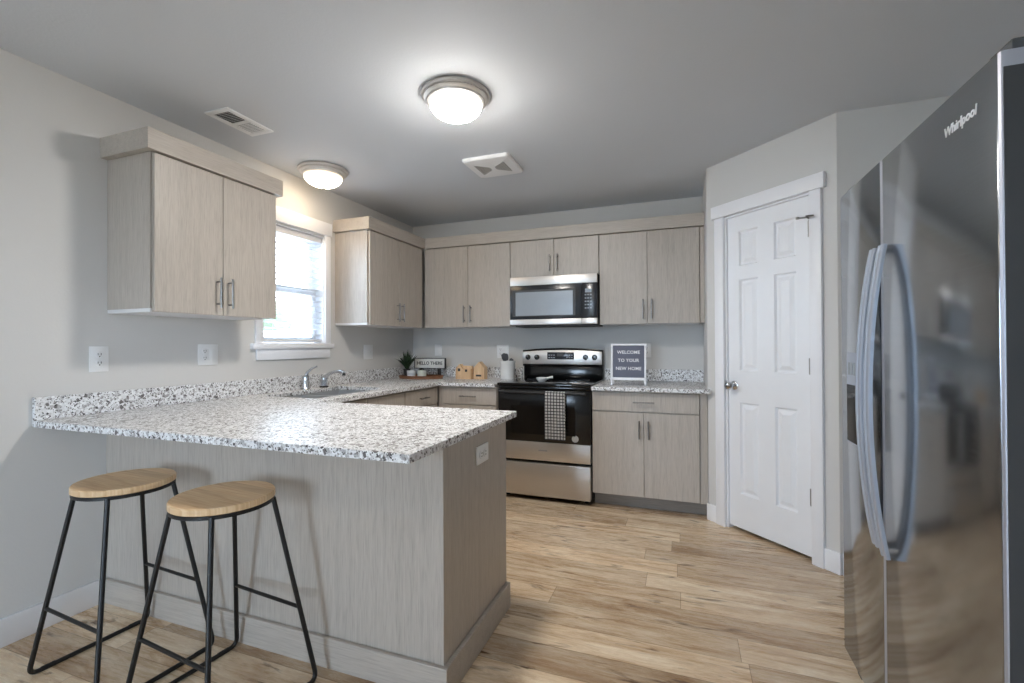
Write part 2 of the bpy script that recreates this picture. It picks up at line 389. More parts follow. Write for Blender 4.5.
def text_mesh(txt, size, extrude=.0006, shear=0., spacing=1., bold=0.):
    cu = bpy.data.curves.new('txt', 'FONT'); cu.body = txt; cu.size = size; cu.extrude = extrude; cu.align_x = 'CENTER'; cu.align_y = 'CENTER'
    cu.shear = shear; cu.space_character = spacing; cu.offset = bold; cu.resolution_u = 3
    ob = bpy.data.objects.new('txt', cu); COL.objects.link(ob); bpy.context.view_layer.update()
    me = bpy.data.meshes.new_from_object(ob.evaluated_get(bpy.context.evaluated_depsgraph_get()))
    bpy.data.objects.remove(ob); bpy.data.curves.remove(cu); return me
def text_part(name, txt, size, mat, parent, mtx, **k):
    """mtx maps text plane (x right, y up, z out) to parent's local frame"""
    me = text_mesh(txt, size, **k); me.transform(mtx); me.materials.clear(); me.materials.append(mat)
    o = bpy.data.objects.new(name, me); COL.objects.link(o); o.parent = parent; return o
UP_FRONT = Matrix.Rotation(PI/2, 4, 'X')       # text facing local -y

# ------------------------------------------------------------------ room shell
def struct(o): o['kind'] = 'structure'; return o
T = .12
struct(MB().box(XL-T, XR+T, YR-T, YB+T, -.1, 0).build('floor', MT['floor'], smooth=False))
struct(MB().box(XL-T, XR+T, YR-T, YB+T, ZC, ZC+.1).build('ceiling', MT['ceil'], smooth=False))
WY0, WY1, WZ0, WZ1 = 2.31, 2.886, 1.235, 2.06       # kitchen window opening
b = MB(); XO = XL-.16
b.box(XO, XL, YR-T, WY0, 0, ZC); b.box(XO, XL, WY1, YB+T, 0, ZC); b.box(XO, XL, WY0, WY1, 0, WZ0); b.box(XO, XL, WY0, WY1, WZ1, ZC)
struct(b.build('wall_left', MT['wall'], smooth=False))
struct(MB().box(XL, XR, YB, YB+T, 0, ZC).build('wall_back', MT['wall'], smooth=False))
b = MB()                                            # short wall beside the counter, end of the pantry
b.prism([(XRET, YB), (XRET, YDI), (XRET+.08, YDI-.08+.08), (XRET+.11, YDI+.05), (XRET+.11, YB)], 0, ZC, 'z')
struct(b.build('wall_return', MT['wall'], smooth=False))
b = MB(); b.box(XD, XR, YD, YD+.1, 0, ZC); struct(b.build('wall_niche', MT['wall'], smooth=False))
struct(MB().box(XR, XR+T, -1.2, YB+T, 0, ZC).box(XR, XR+T, YR-T, -2.4, 0, ZC).box(XR, XR+T, -2.4, -1.2, 0, 1.0).box(XR, XR+T, -2.4, -1.2, 2.1, ZC).build('wall_right', MT['wall'], smooth=False))
struct(MB().box(XL, -2.1, YR-T, YR, 0, ZC).box(-.7, XR, YR-T, YR, 0, ZC).box(-2.1, -.7, YR-T, YR, 2.1, ZC).box(-2.1, -.7, YR-T, YR, 0, .2).build('wall_rear', MT['wall'], smooth=False))
diag = empty('wall_pantry', (XRET, YDI, 0), -PI/4, kind='structure')
DX0, DX1, DZ1 = .150, .724, 2.062
b = MB(); b.box(0, DX0, 0, .1, 0, ZC); b.box(DX1, DL, 0, .1, 0, ZC); b.box(DX0, DX1, 0, .1, DZ1, ZC)
o = b.build('wall_panel', MT['wall'], diag, smooth=False, world=False)
# baseboards
struct(MB().box(XL, XL+.014, YR, 1.405, 0, .115, .003).build('baseboard_left', MT['trim']))
bb = empty('baseboard_pantry', (XRET, YDI, 0), -PI/4, kind='structure')
MB().box(-.004, .078, -.014, -.0005, 0, .115, .003).build('board', MT['trim'], bb, world=False)
MB().box(.788, DL+.008, -.014, -.0005, 0, .115, .003).build('board', MT['trim'], bb, world=False)
struct(MB().box(XD+.01, XR, YD-.014, YD-.0005, 0, .115, .003).build('baseboard_niche', MT['trim']))

# pantry door in the diagonal wall
d1 = empty('door_1', (XRET, YDI, 0), -PI/4, kind='structure')
tr = empty('trim_1', (XRET, YDI, 0), -PI/4, kind='structure')
b = MB(); b.box(.080, .150, -.020, -.0005, 0, 2.062, .002); b.build('side_casing', MT['trim'], tr, world=False)
b = MB(); b.box(.724, .788, -.020, -.0005, 0, 2.062, .002); b.build('side_casing', MT['trim'], tr, world=False)
b = MB(); b.box(.060, .808, -.028, -.0005, 2.0625, 2.145, .002); b.build('head_casing', MT['trim'], tr, world=False)
b = MB(); b.box(DX0+.0005, DX0+.012, .001, .099, 0, DZ1-.001); b.box(DX1-.012, DX1-.0005, .001, .099, 0, DZ1-.001); b.box(DX0+.0005, DX1-.0005, .001, .099, DZ1-.012, DZ1-.0005)
b.build('jamb', MT['trim'], tr, world=False)
def panel_leaf(x0, x1, z0, z1, cells, y=.012, th=.035):
    t = bmesh.new()
    xs = sorted({x0, x1, *[c[0] for c in cells], *[c[1] for c in cells]}); zs = sorted({z0, z1, *[c[2] for c in cells], *[c[3] for c in cells]})
    def q(*p): t.faces.new([t.verts.new(v) for v in p])
    for i in range(len(xs)-1):
        for j in range(len(zs)-1):
            a, c, e, f = xs[i], xs[i+1], zs[j], zs[j+1]
            if (a, c, e, f) not in cells: q((a, y, e), (c, y, e), (c, y, f), (a, y, f)); continue
            rings = []
            for ins, dy in ((0, 0), (.009, .0125), (.018, .0125), (.042, .002)):
                rings.append([(a+ins, y+dy, e+ins), (c-ins, y+dy, e+ins), (c-ins, y+dy, f-ins), (a+ins, y+dy, f-ins)])
            for r1, r2 in zip(rings, rings[1:]):
                for k in range(4): q(r1[k], r1[(k+1) % 4], r2[(k+1) % 4], r2[k])
            q(*rings[-1])
    q((x0, y+th, z0), (x0, y+th, z1), (x1, y+th, z1), (x1, y+th, z0))
    q((x0, y, z0), (x0, y, z1), (x0, y+th, z1), (x0, y+th, z0)); q((x1, y, z0), (x1, y+th, z0), (x1, y+th, z1), (x1, y, z1))
    q((x0, y, z1), (x1, y, z1), (x1, y+th, z1), (x0, y+th, z1)); q((x0, y, z0), (x0, y+th, z0), (x1, y+th, z0), (x1, y, z0))
    bmesh.ops.remove_doubles(t, verts=t.verts[:], dist=1e-5); bmesh.ops.recalc_face_normals(t, faces=t.faces[:])
    m = MB(); return m._merge(t)
cells = [(a, c, e, f) for (a, c) in ((.248, .384), (.492, .628)) for (e, f) in ((.245, .838), (1.042, 1.634), (1.722, 1.948))]
panel_leaf(.164, .711, .024, 2.048, cells).build('door_leaf', MT['door'], d1, smooth=False, world=False)
kx, kz = .207, .945
b = MB(); b.lathe([(.030, 0), (.030, .004), (.024, .009), (.011, .012), (.010, .030), (.018, .036), (.026, .046), (.027, .055), (.022, .065), (.010, .070), (0, .0705)], (kx, .012, kz), 28, 'y')
b.build('knob', MT['chrome'], d1, world=False, label='satin nickel round door knob')
MB().box(.150, .1575, -.004, .020, kz-.03, kz+.03, .001).build('latch_plate', MT['chrome'], d1, world=False, label='small metal strike plate')
for z in (.36, 1.09, 1.86):
    b = MB(); b.tube([(.7185, -.004, z-.045), (.7185, -.004, z+.045)], .008, 12); b.box(.699, .712, .0095, .0118, z-.045, z+.045)
    b.build('hinge', MT['nickel'], d1, world=False, label='satin nickel hinge barrel')
b = MB(); b.tube([(.7185, -.004, 1.907), (.7185, -.004, 1.915), (.7185, -.03, 1.917), (.735, -.06, 1.917), (.76, -.035, 1.917)], .005, 10)
b.tube([(.7185, -.03, 1.917), (.690, -.05, 1.917)], .005, 10); b.lathe([(.009, 0), (.009, .012)], (.684, -.056, 1.911), 12)
b.build('door_stop', MT['nickel'], d1, world=False, label='small hinge pin door stop')

# kitchen window
win = empty('window_1', (XL, (WY0+WY1)/2, WZ0), kind='structure')
XI = XL+.0005
MB().box(XI, XL+.018, WY0-.052, WY0+.004, 1.2355, 2.072, .002).build('side_casing', MT['trim'], win)
MB().box(XI, XL+.018, WY1-.004, WY1+.052, 1.2355, 2.072, .002).build('side_casing', MT['trim'], win)
MB().box(XI, XL+.024, WY0-.062, WY1+.062, 2.0725, 2.172, .002).build('head_casing', MT['trim'], win)
MB().box(XL-.12, XL-.0, WY0+.001, WY1-.001, 1.2352, 1.2405).box(XI, XL+.032, WY0-.085, WY1+.075, 1.198, 1.2350, .003).build('sill', MT['trim'], win)
MB().box(XI, XL+.016, WY0-.045, WY1+.047, 1.125, 1.1975, .002).build('apron', MT['trim'], win)
b = MB(); g = .001
b.box(XO, XL-g, WY0+g, WY0+.008, WZ0+.006, WZ1-g); b.box(XO, XL-g, WY1-.008, WY1-g, WZ0+.006, WZ1-g); b.box(XO, XL-g, WY0+g, WY1-g, WZ1-.008, WZ1-g)
b.build('jamb', MT['trim'], win)
def sash(z0, z1, x0, x1, fr=.036):
    m = MB(); a, c = WY0+.010, WY1-.010
    m.box(x0, x1, a, a+fr, z0, z1, .002); m.box(x0, x1, c-fr, c, z0, z1, .002); m.box(x0, x1, a+fr, c-fr, z0, z0+fr, .002); m.box(x0, x1, a+fr, c-fr, z1-fr, z1, .002)
    s = m.build('sash', MT['vinyl'], win)
    xm = (x0+x1)/2; MB().box(xm-.002, xm+.002, a+fr, c-fr, z0+fr, z1-fr).build('pane', MT['glass'], s)
sash(1.243, 1.640, XL-.105, XL-.075); sash(1.606, 2.05, XL-.138, XL-.108)
# blind inside the window recess
bl = empty('window_blind', (XL-.035, (WY0+WY1)/2, 2.045), 0, 'white horizontal slat blind hanging open in the kitchen window', 'blind')
MB().box(XL-.058, XL-.012, WY0+.012, WY1-.012, 2.008, 2.050, .003).build('headrail', MT['blind'], bl)
b = MB(); nsl = 17
for i in range(nsl):
    z = 1.300+i*.0425; a = math.radians(-6)
    t = MB(); t.box(-.024, .024, WY0+.014, WY1-.014, -.0012, .0012); t.xf(Matrix.Translation((XL-.035, 0, z)) @ Matrix.Rotation(a, 4, 'Y'))
    me = bpy.data.meshes.new('t'); t.bm.to_mesh(me); b.bm.from_mesh(me); bpy.data.meshes.remove(me); t.bm.free()
b.build('slats', MT['blind'], bl, smooth=False)
MB().box(XL-.056, XL-.014, WY0+.013, WY1-.013, 1.246, 1.266, .003).build('bottom_rail', MT['blind'], bl)
for y in (WY0+.10, WY1-.10): MB().tube([(XL-.0085, y, 1.268), (XL-.0085, y, 2.006)], .0011, 6).build('lift_cord', MT['blind'], bl)
# world outside that window
struct(MB().box(-40, XO-.02, -30, 40, -.6, -.35).box(-15, 25, -40, YR-.3, -.6, -.05).box(XR+.3, 30, -30, 30, -.6, -.05).build('ground', MT['ground'], smooth=False))
fe = empty('vinyl_fence', (-7.5, 6, -.35), 0, 'white vinyl privacy fence outside, seen through the window blind', 'fence')
MB().box(-7.52, -7.48, -1, 13, -.3, 1.42).box(-7.55, -7.45, -1, 13, 1.40, 1.50, .01).build('fence_panel', MT['vinyl'], fe)
for i in range(7): MB().box(-7.57, -7.43, -1+i*2.3, -.86+i*2.3, -.35, 1.6, .01).build('fence_post', MT['vinyl'], fe)
for i, (x, y, r, lb) in enumerate(((-13, 10.9, 1.35, 'green tree beyond the white fence, seen through the window blind'),)):
    tr_ = empty('garden_tree', (x, y, -.35), 0, lb, 'tree')
    MB().tube([(x, y, -.35), (x+.1, y, 1.2)], [.09, .06], 10).build('trunk', MT['bark'], tr_)
    t = bmesh.new(); bmesh.ops.create_icosphere(t, subdivisions=4, radius=r)
    for v in t.verts: v.co *= 1+.16*math.sin(v.co.x*7+i)*math.sin(v.co.y*6)*math.cos(v.co.z*8)+random.uniform(-.05, .05)
    m = MB(); m._merge(t, Matrix.Translation((x, y, 1.55))); m.build('crown', MT['bush'], tr_)
# unseen windows, added behind the camera to let daylight in
wr = empty('unseen_window_2', (-1.4, YR, 0), kind='structure')
b = MB()
for x in (-2.1, -1.43, -.76): b.box(x, x+.06, YR-.10, YR-.03, .2, 2.1)
b.box(-2.1, -.7, YR-.10, YR-.03, 2.04, 2.1); b.box(-2.1, -.7, YR-.10, YR-.03, .2, .26); b.build('frame', MT['vinyl'], wr)
w3 = empty('unseen_window_3', (XR, -1.8, 1.0), kind='structure')
b = MB()
for y in (-2.4, -1.83, -1.26): b.box(XR+.03, XR+.09, y, y+.06, 1.0, 2.1)
b.box(XR+.03, XR+.09, -2.4, -1.2, 1.0, 1.06); b.box(XR+.03, XR+.09, -2.4, -1.2, 2.04, 2.1); b.build('frame', MT['vinyl'], w3)
MB().box(XR+.057, XR+.063, -2.34, -1.26, 1.06, 2.04).build('pane', MT['glass'], w3)
MB().box(-2.04, -.76, YR-.068, YR-.062, .26, 2.04).build('pane', MT['glass'], wr)

# ------------------------------------------------------------------ cabinets
def bar_pull(parent, x, y, z0, z1=None, x1=None):
    """bar handle, front face at y (pull sticks out to -y); vertical if z1 else horizontal to x1; local coords"""
    m = MB(); so = .030
    if z1 is not None:
        m.tube([(x, y-so, z0), (x, y-so, z1)], .0058, 12)
        for z in (z0+.02, z1-.02): m.tube([(x, y, z), (x, y-so, z)], .0045, 10)
    else:
        m.tube([(x, y-so, z0), (x1, y-so, z0)], .0058, 12)
        for xx in (x+.02, x1-.02): m.tube([(xx, y, z0), (xx, y-so, z0)], .0045, 10)
    return m.build('handle', MT['nickel'], parent, world=False, label='brushed nickel bar pull')
def upper_cab(label, loc, rz, w, h, doors, dep=.31, door_top=None, filler=None, handle=(.040, .196)):
    r = empty('upper_cabinet', loc, rz, label, 'cabinet', None)
    m = MB(); m.box(0, w, -dep, -.001, .018, h, .001); m.build('carcass', MT['lam'], r, world=False, smooth=False)
    MB().box(.001, w-.001, -dep+.001, -.002, .001, .0175).build('underside', MT['melamine'], r, world=False, smooth=False, label='white underside panel')
    dt = h-.006 if door_top is None else door_top
    for (a, c, side) in doors:
        d = MB().box(a, c, -dep-.020, -dep-.002, .002, dt, .0012, 1).build('door', MT['lam'], r, world=False, smooth=False)
        hx = c-.031 if side > 0 else a+.031
        bar_pull(d, hx, -dep-.020, handle[0], handle[1])
    if filler: MB().box(filler[0], filler[1], -dep-.012, -.002, .002, dt, .001, 1).build('filler_strip', MT['lam'], r, world=False, smooth=False)
    return r
ZU, ZD = 1.378, 2.118
c1 = upper_cab('greige two-door wall cabinet left of the window, above the peninsula', (XL, 1.434, ZU), PI/2, .696, .742, [(.007, .3455, 1), (.3495, .689, -1)])
m = MB(); m.box(-.032, .728, -.345, -.001, .7425, .838, .0015); m.build('crown_board', MT['lamx'], c1, world=False, smooth=False)
c2 = upper_cab('greige two-door wall cabinet between the window and the back corner', (XL, 3.003, ZU), PI/2, .815, .742, [(.012, .405, 1), (.409, .776, -1)])
m = MB(); m.box(-.022, .815-.003, -.345, -.001, .7425, .838, .0015); m.build('crown_board', MT['lamx'], c2, world=False, smooth=False)
c3 = upper_cab('greige two-door back wall cabinet left of the microwave', (-2.285, YB, ZU), 0, .868, .742, [(.012, .4565, 1), (.4605, .866, -1)])
c4 = upper_cab('short greige two-door cabinet directly above the microwave', (-1.415, YB, 1.800), 0, .776, .320, [(.003, .3935, 1), (.3975, .773, -1)], handle=(.038, .182))
c5 = upper_cab('greige two-door back wall cabinet right of the microwave', (-.637, YB, ZU), 0, .765, .742, [(.003, .3775, 1), (.3815, .762, -1)], filler=(.767, .799))
cb_ = MB(); cb_.box(-2.262, XRET-.002, YB-.340, YB-.001, ZD+.0035, ZD+.100, .0015)
tag(cb_.build('crown_board', MT['lamx'], smooth=False), 'long greige crown board on top of the back wall cabinets', 'cabinet trim')

ZT, TH_ = .904, .028
def base_cab(label, loc, rz, w, dep, drawers, doors, filler=None, toe=True, zt=.872, open_top=False):
    r = empty('base_cabinet', loc, rz, label, 'cabinet', None)
    if open_top:
        m = MB(); m.box(0, w, -dep, -.001, .10, .12); m.box(0, .018, -dep, -.001, .1205, zt); m.box(w-.018, w, -dep, -.001, .1205, zt); m.box(.0185, w-.0185, -.012, -.001, .1205, zt); m.box(.0185, w-.0185, -dep, -dep+.018, .1205, zt)
        m.build('carcass', MT['lam'], r, world=False, smooth=False)
    else: MB().box(0, w, -dep, -.001, .10, zt, .001).build('carcass', MT['lam'], r, world=False, smooth=False)
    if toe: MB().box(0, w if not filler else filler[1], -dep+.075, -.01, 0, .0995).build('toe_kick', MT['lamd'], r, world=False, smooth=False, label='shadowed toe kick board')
    for (a, c, z0, z1, hw) in drawers:
        d = MB().box(a, c, -dep-.020, -dep-.002, z0, z1, .0012, 1).build('drawer', MT['lam'], r, world=False, smooth=False)
        if hw: bar_pull(d, (a+c)/2-hw/2, -dep-.020, (z0+z1)/2, None, (a+c)/2+hw/2)
    for (a, c, side) in doors:
        d = MB().box(a, c, -dep-.020, -dep-.002, .108, .718, .0012, 1).build('door', MT['lam'], r, world=False, smooth=False)
        hx = c-.031 if side > 0 else a+.031
        bar_pull(d, hx, -dep-.020, .532, .662)
    if filler: MB().box(filler[0], filler[1], -dep-.004, -dep+.055, .10, zt, .001, 1).build('filler_strip', MT['lam'], r, world=False, smooth=False)
    return r
BD = YB-3.512            # carcass depth at the back wall
b1 = base_cab('greige base cabinet with one drawer and two doors right of the range', (-.642, YB, 0), 0, .752, BD, [(.003, .750, .726, .862, .15)], [(.003, .3745, 1), (.3785, .750, -1)], filler=(.7535, .803))
b2 = base_cab('greige drawer base cabinet in the back corner left of the range', (-1.955, YB, 0), 0, .540, BD, [(.045, .537, .726, .862, .15)], [(.045, .537, 1)])
LD = 2.609-1.975
b3 = base_cab('greige sink base cabinet under the window', (XL, 2.12, 0), PI/2, .875, LD, [(.003, .435, .726, .862, 0), (.439, .872, .726, .862, 0)], [(.003, .435, 1), (.439, .872, -1)], open_top=True)
b4 = base_cab('greige drawer cabinet between the sink and the back corner', (XL, 3.0, 0), PI/2, .495, LD, [(.003, .492, .726, .862, .12)], [(.003, .492, -1)])
# peninsula base
PY, PX = 1.43, -.779
pn = empty('peninsula_base', ((XL+PX)/2, 1.73, 0), 0, 'greige panelled peninsula base behind the two stools', 'counter base')
MB().box(XL+.001, PX-.019, PY, PY+.018, 0, .872, .001).build('back_panel', MT['lam'], pn, smooth=False)
MB().box(PX-.0185, PX, PY-.002, 2.035, 0, .872, .001).build('end_panel', MT['lam'], pn, smooth=False)
MB().box(XL+.001, PX-.019, PY+.0185, 2.03, .10, .870).build('carcass', MT['lam'], pn, smooth=False)
MB().box(XL+.016, PX+.019, PY-.018, PY-.0025, 0, .113, .002).build('base_board', MT['lamx'], pn, smooth=False)
MB().box(PX+.0005, PX+.019, PY-.0022, 2.037, 0, .113, .002).build('base_board', MT['lamx'], pn, smooth=False)
for i in range(3):
    a = -1.95+i*.385; d = MB().box(a, a+.381, 2.032, 2.050, .108, .862, .0012, 1).build('door', MT['lam'], pn, smooth=False)

# ------------------------------------------------------------------ countertops
CY0, CY1, CXR, CXF, CYF = 1.158, 2.085, -.741, -1.928, 3.450
ct = empty('countertop', (-1.7, 2.6, ZT-TH_), 0, 'speckled granite countertop of the peninsula and sink run', 'countertop')
SX0, SX1, SY0, SY1 = -2.50, -2.05, 2.20, 2.92     # sink cut-out
b = MB(); z0, z1 = ZT-TH_, ZT; xw = XL+.002; yw = YB-.002; xr = -1.4135
def slab(x0, x1, y0, y1): b.box(x0, x1, y0, y1, z0, z1)
# one welded slab as a grid with the cut-out missing
xs = [xw, SX0, SX1, CXF, xr, CXR]; ys = [CY0, CY1, SY0, SY1, CYF, yw]
def solid(xm, ym):
    if ym < CY1: return True
    if SX0 < xm < SX1 and SY0 < ym < SY1: return False
    if xm < CXF: return True
    return ym > CYF and xm < xr
t = bmesh.new(); vt = {}
def V(i, j, k):
    if (i, j, k) not in vt: vt[(i, j, k)] = t.verts.new((xs[i], ys[j], (z0, z1)[k]))
    return vt[(i, j, k)]
S = {(i, j): solid((xs[i]+xs[i+1])/2, (ys[j]+ys[j+1])/2) for i in range(5) for j in range(5)}
for (i, j), s_ in S.items():
    if not s_: continue
    t.faces.new([V(i, j, 1), V(i+1, j, 1), V(i+1, j+1, 1), V(i, j+1, 1)]); t.faces.new([V(i, j, 0), V(i, j+1, 0), V(i+1, j+1, 0), V(i+1, j, 0)])
    for di, dj, e in ((-1, 0, ((0, 0), (0, 1))), (1, 0, ((1, 0), (1, 1))), (0, -1, ((0, 0), (1, 0))), (0, 1, ((0, 1), (1, 1)))):
        if not S.get((i+di, j+dj), False):
            (a1, b1_), (a2, b2_) = e; t.faces.new([V(i+a1, j+b1_, 0), V(i+a2, j+b2_, 0), V(i+a2, j+b2_, 1), V(i+a1, j+b1_, 1)])
bmesh.ops.recalc_face_normals(t, faces=t.faces[:])
sharp = [e for e in t.edges if len(e.link_faces) == 2 and e.calc_face_angle(0) > .5]
bmesh.ops.bevel(t, geom=sharp, offset=.003, segments=2, profile=.5, affect='EDGES')
m = MB(); m._merge(t); m.build('slab', MT['granite'], ct, smooth=False)
MB().box(xw, XL+.022, CY0, yw, ZT+.0005, 1.003, .002).build('backsplash', MT['granite'], ct, smooth=False)
MB().box(XL+.0225, xr, YB-.022, yw, ZT+.0005, 1.003, .002).build('backsplash', MT['granite'], ct, smooth=False)
ct2 = empty('countertop', (-.23, 3.8, ZT-TH_), 0, 'short speckled granite countertop right of the range', 'countertop')
MB().box(-.640, XRET-.002, CYF, yw, z0, z1, .003).box(XRET-.01, XRET+.018, CYF, YDI-.004, z0, z1, .003).build('slab', MT['granite'], ct2, smooth=False)
MB().box(-.640, XRET-.002, YB-.022, yw, ZT+.0005, 1.003, .002).build('backsplash', MT['granite'], ct2, smooth=False)
# sink
sk = empty('sink', ((SX0+SX1)/2, (SY0+SY1)/2, ZT-.2), 0, 'stainless undermount sink set in the granite below the window', 'sink')
b = MB(); zb = ZT-TH_-.18; zr = ZT-TH_-.001; k = .004
ym = (SY0+SY1)/2
for (a, c, nm) in ((SY0-.006, ym-.012, 1), (ym+.012, SY1+.006, 2)):
    mm = MB(); mm.box(SX0-.006, SX1+.006, a, c, zb, zb+k); mm.box(SX0-.006, SX0-.006+k, a, c, zb, zr); mm.box(SX1+.006-k, SX1+.006, a, c, zb, zr); mm.box(SX0-.006, SX1+.006, a, a+k, zb, zr); mm.box(SX0-.006, SX1+.006, c-k, c, zb, zr)
    bw = mm.build('basin', MT['stainless_sink'], sk, smooth=False)
    MB().lathe([(.042, 0), (.042, .003), (.030, .004), (.026, .001), (0, .001)], ((SX0+SX1)/2, (a+c)/2, zb+k), 24).build('drain', MT['chrome'], bw, label='round metal drain')
MB().box(SX0-.006, SX1+.006, ym-.012, ym+.012, zr-.03, zr, .002).build('divider', MT['stainless_sink'], sk)
# faucet
FX, FY = -2.535, 2.80
fa = empty('faucet', (FX, FY, ZT), 0, 'chrome kitchen faucet with arched spout behind the sink', 'faucet')
b = MB(); b.lathe([(.031, 0), (.031, .008), (.026, .012)], (FX, FY, ZT+.0003), 28); b.build('base_ring', MT['blackm'], fa, label='dark base ring')
b = MB(); b.lathe([(.025, .0125), (.024, .055), (.026, .07), (.018, .088), (0, .092)], (FX, FY, ZT+.0003), 28); b.build('body', MT['chrome'], fa)
pts = [(FX+.004, FY, ZT+.066), (FX+.02, FY, ZT+.085), (FX+.05, FY, ZT+.102), (FX+.09, FY, ZT+.116), (FX+.13, FY, ZT+.122), (FX+.165, FY, ZT+.120), (FX+.185, FY, ZT+.110)]
b = MB(); b.tube(pts, [.016, .015, .0135, .0125, .0125, .0135, .0135], 14); b.build('spout', MT['chrome'], fa)
MB().lathe([(.0125, 0), (.0115, .016)], (FX+.184, FY, ZT+.092), 16).build('nozzle', MT['blackm'], fa, label='dark spray nozzle')
ss = empty('faucet_lever', (-2.535, 2.62, ZT), 0, 'chrome lever post left of the faucet spout, under the window', 'faucet handle')
MB().lathe([(.030, 0), (.030, .006), (.024, .012), (.021, .06), (.023, .085), (.019, .10), (0, .104)], (-2.535, 2.62, ZT+.0003), 24).build('base', MT['chrome'], ss)
MB().tube([(-2.535, 2.62, ZT+.09), (-2.525, 2.622, ZT+.122), (-2.495, 2.63, ZT+.148), (-2.455, 2.64, ZT+.166)], [.015, .011, .0085, .0065], 14).build('lever', MT['chrome'], ss)

# ------------------------------------------------------------------ wall plates
def plate(label, loc, rz, w, devs, h=.118, group=None, name='electrical_outlet', cat='outlet'):
    r = empty(name, loc, rz, label, cat, group)
    MB().box(-w/2, w/2, -.006, -.0005, -h/2, h/2, .002).build('cover_plate', MT['plastic'], r, world=False)
    n = len(devs)
    for i, dv in enumerate(devs):
        x = (i-(n-1)/2)*.046
        if dv == 'o':
            for z in (-.020, .020):
                f = MB().lathe([(.0165, 0), (.0165, .0022), (.015, .003), (0, .003)], (x, -.0061, z), 20, 'y').build('receptacle', MT['plastic'], r, world=False)
                MB().box(x-.0075, x-.0050, -.0096, -.0089, z-.002, z+.008).box(x+.0050, x+.0075, -.0096, -.0089, z-.002, z+.008).lathe([(.0028, 0), (.0028, .0007)], (x, -.0089, z-.008), 10, 'y').build('slots', MT['slot'], f, world=False, label='dark receptacle slots')
        elif dv == 's':
            MB().box(x-.0165, x+.0165, -.0085, -.0062, -.033, .033, .001).build('rocker', MT['plastic'], r, world=False)
        elif dv == 't':
            f = MB().box(x-.006, x+.006, -.0075, -.0062, -.012, .012).build('toggle_frame', MT['plastic'], r, world=False)
            MB().box(x-.004, x+.004, -.018, -.0076, .000, .008, .001).build('toggle', MT['plastic'], f, world=False)
    return r
plate('white duplex outlet plate on the left wall above the peninsula end', (XL, 1.399, 1.160), PI/2, .078, ['o'], .121)
plate('white two-gang plate with outlet and switch below the left wall cabinet', (XL, 1.941, 1.169), PI/2, .122, ['o', 's'], .121, name='outlet_and_switch_plate')
plate('white two-gang switch plate on the left wall right of the window', (XL, 3.417, 1.160), PI/2, .125, ['t', 't'], .127, name='switch_plate', cat='switch')
plate('narrow white switch plate on the back wall above the lettered sign', (-2.314, YB, 1.168), 0, .080, ['s'], .115, name='switch_plate', cat='switch')
plate('white two-gang plate on the back wall above the utensil crock', (-1.615, YB, 1.154), 0, .122, ['o', 's'], .125, name='outlet_and_switch_plate')
plate('white outlet plate on the back wall partly behind the letter board', (-.290, YB, 1.163), 0, .078, ['o'], .120)
# horizontal one on the peninsula end, rotated a quarter turn in its own plane
po = empty('electrical_outlet', (PX+.0005, 1.754, .772), PI/2, 'white outlet plate on the end panel of the peninsula', 'outlet')
MB().box(-.060, .060, -.006, -.0002, -.037, .037, .002).build('cover_plate', MT['plastic'], po, world=False)
for x in (-.02, .02):
    f = MB().lathe([(.0165, 0), (.0165, .0022), (.015, .003), (0, .003)], (x, -.0061, 0), 20, 'y').build('receptacle', MT['plastic'], po, world=False)
    MB().box(x-.002, x+.008, -.0096, -.0089, -.0075, -.0050).box(x-.002, x+.008, -.0096, -.0089, .0050, .0075).build('slots', MT['slot'], f, world=False, label='dark receptacle slots')

# ------------------------------------------------------------------ range
RX0, RX1, RF = -1.394, -.647, 3.485
rg = empty('range', ((RX0+RX1)/2, 3.8, 0), 0, 'black and stainless freestanding electric range on the back wall', 'stove')
MB().box(RX0, RX1, RF+.03, YB-.02, .03, .893, .002).build('body', MT['blackm'], rg, smooth=False)
for x in (RX0+.05, RX1-.05):
    for y in (RF+.08, YB-.1): MB().lathe([(.018, 0), (.018, .01), (.010, .012), (.010, .03)], (x, y, 0), 14).build('foot', MT['blackm'], rg)
MB().box(RX0-.002, RX1+.002, RF-.030, YB-.10, .8935, .916, .005).build('cooktop', MT['blackglass'], rg)
for (x, y, r) in ((-1.22, 3.64, .10), (-.84, 3.64, .085), (-1.21, 3.92, .08), (-.84, 3.92, .10)):
    MB().lathe([(r, 0), (r, .0004), (r-.003, .0004), (r-.003, 0)], (x, y, .9162), 48, close=False).build('burner_ring', MT['fridge_side'], rg, label='thin grey burner ring')
MB().box(RX0+.006, RX1-.006, RF-.018, RF+.029, .868, .8925, .004).build('vent_trim', MT['black'], rg)
dr = MB().box(RX0+.004, RX1-.004, RF-.020, RF+.029, .460, .8665, .006).build('oven_door', MT['black'], rg)
MB().box(RX0+.004, RX1-.004, RF-.020, RF+.029, .318, .4595, .003).build('door_trim_panel', MT['steel'], dr, label='stainless lower band of the oven door')
MB().box(RX0+.115, RX1-.115, RF-.0215, RF-.0195, .520, .740, .0006, 1).build('door_window', MT['ovenwin'], dr)
b = MB(); b.tube([(RX0+.03, RF-.062, .848), (RX1-.03, RF-.062, .848)], .0115, 16)
for x in (RX0+.045, RX1-.045): b.box(x-.012, x+.012, RF-.062, RF-.020, .838, .858, .003)
b.build('oven_handle', MT['blackm'], dr, label='dark bar handle across the oven door')
MB().lathe([(.026, 0), (.026, .001), (0, .001)], (-.765, RF-.0202, .502), 28, 'y').lathe([(.014, 0), (.014, .0016), (.010, .0016), (.010, 0)], (-.765, RF-.0202, .502), 24, 'y', close=False).build('sticker', MT['sticker'], dr, label='round pale sticker low on the oven door')
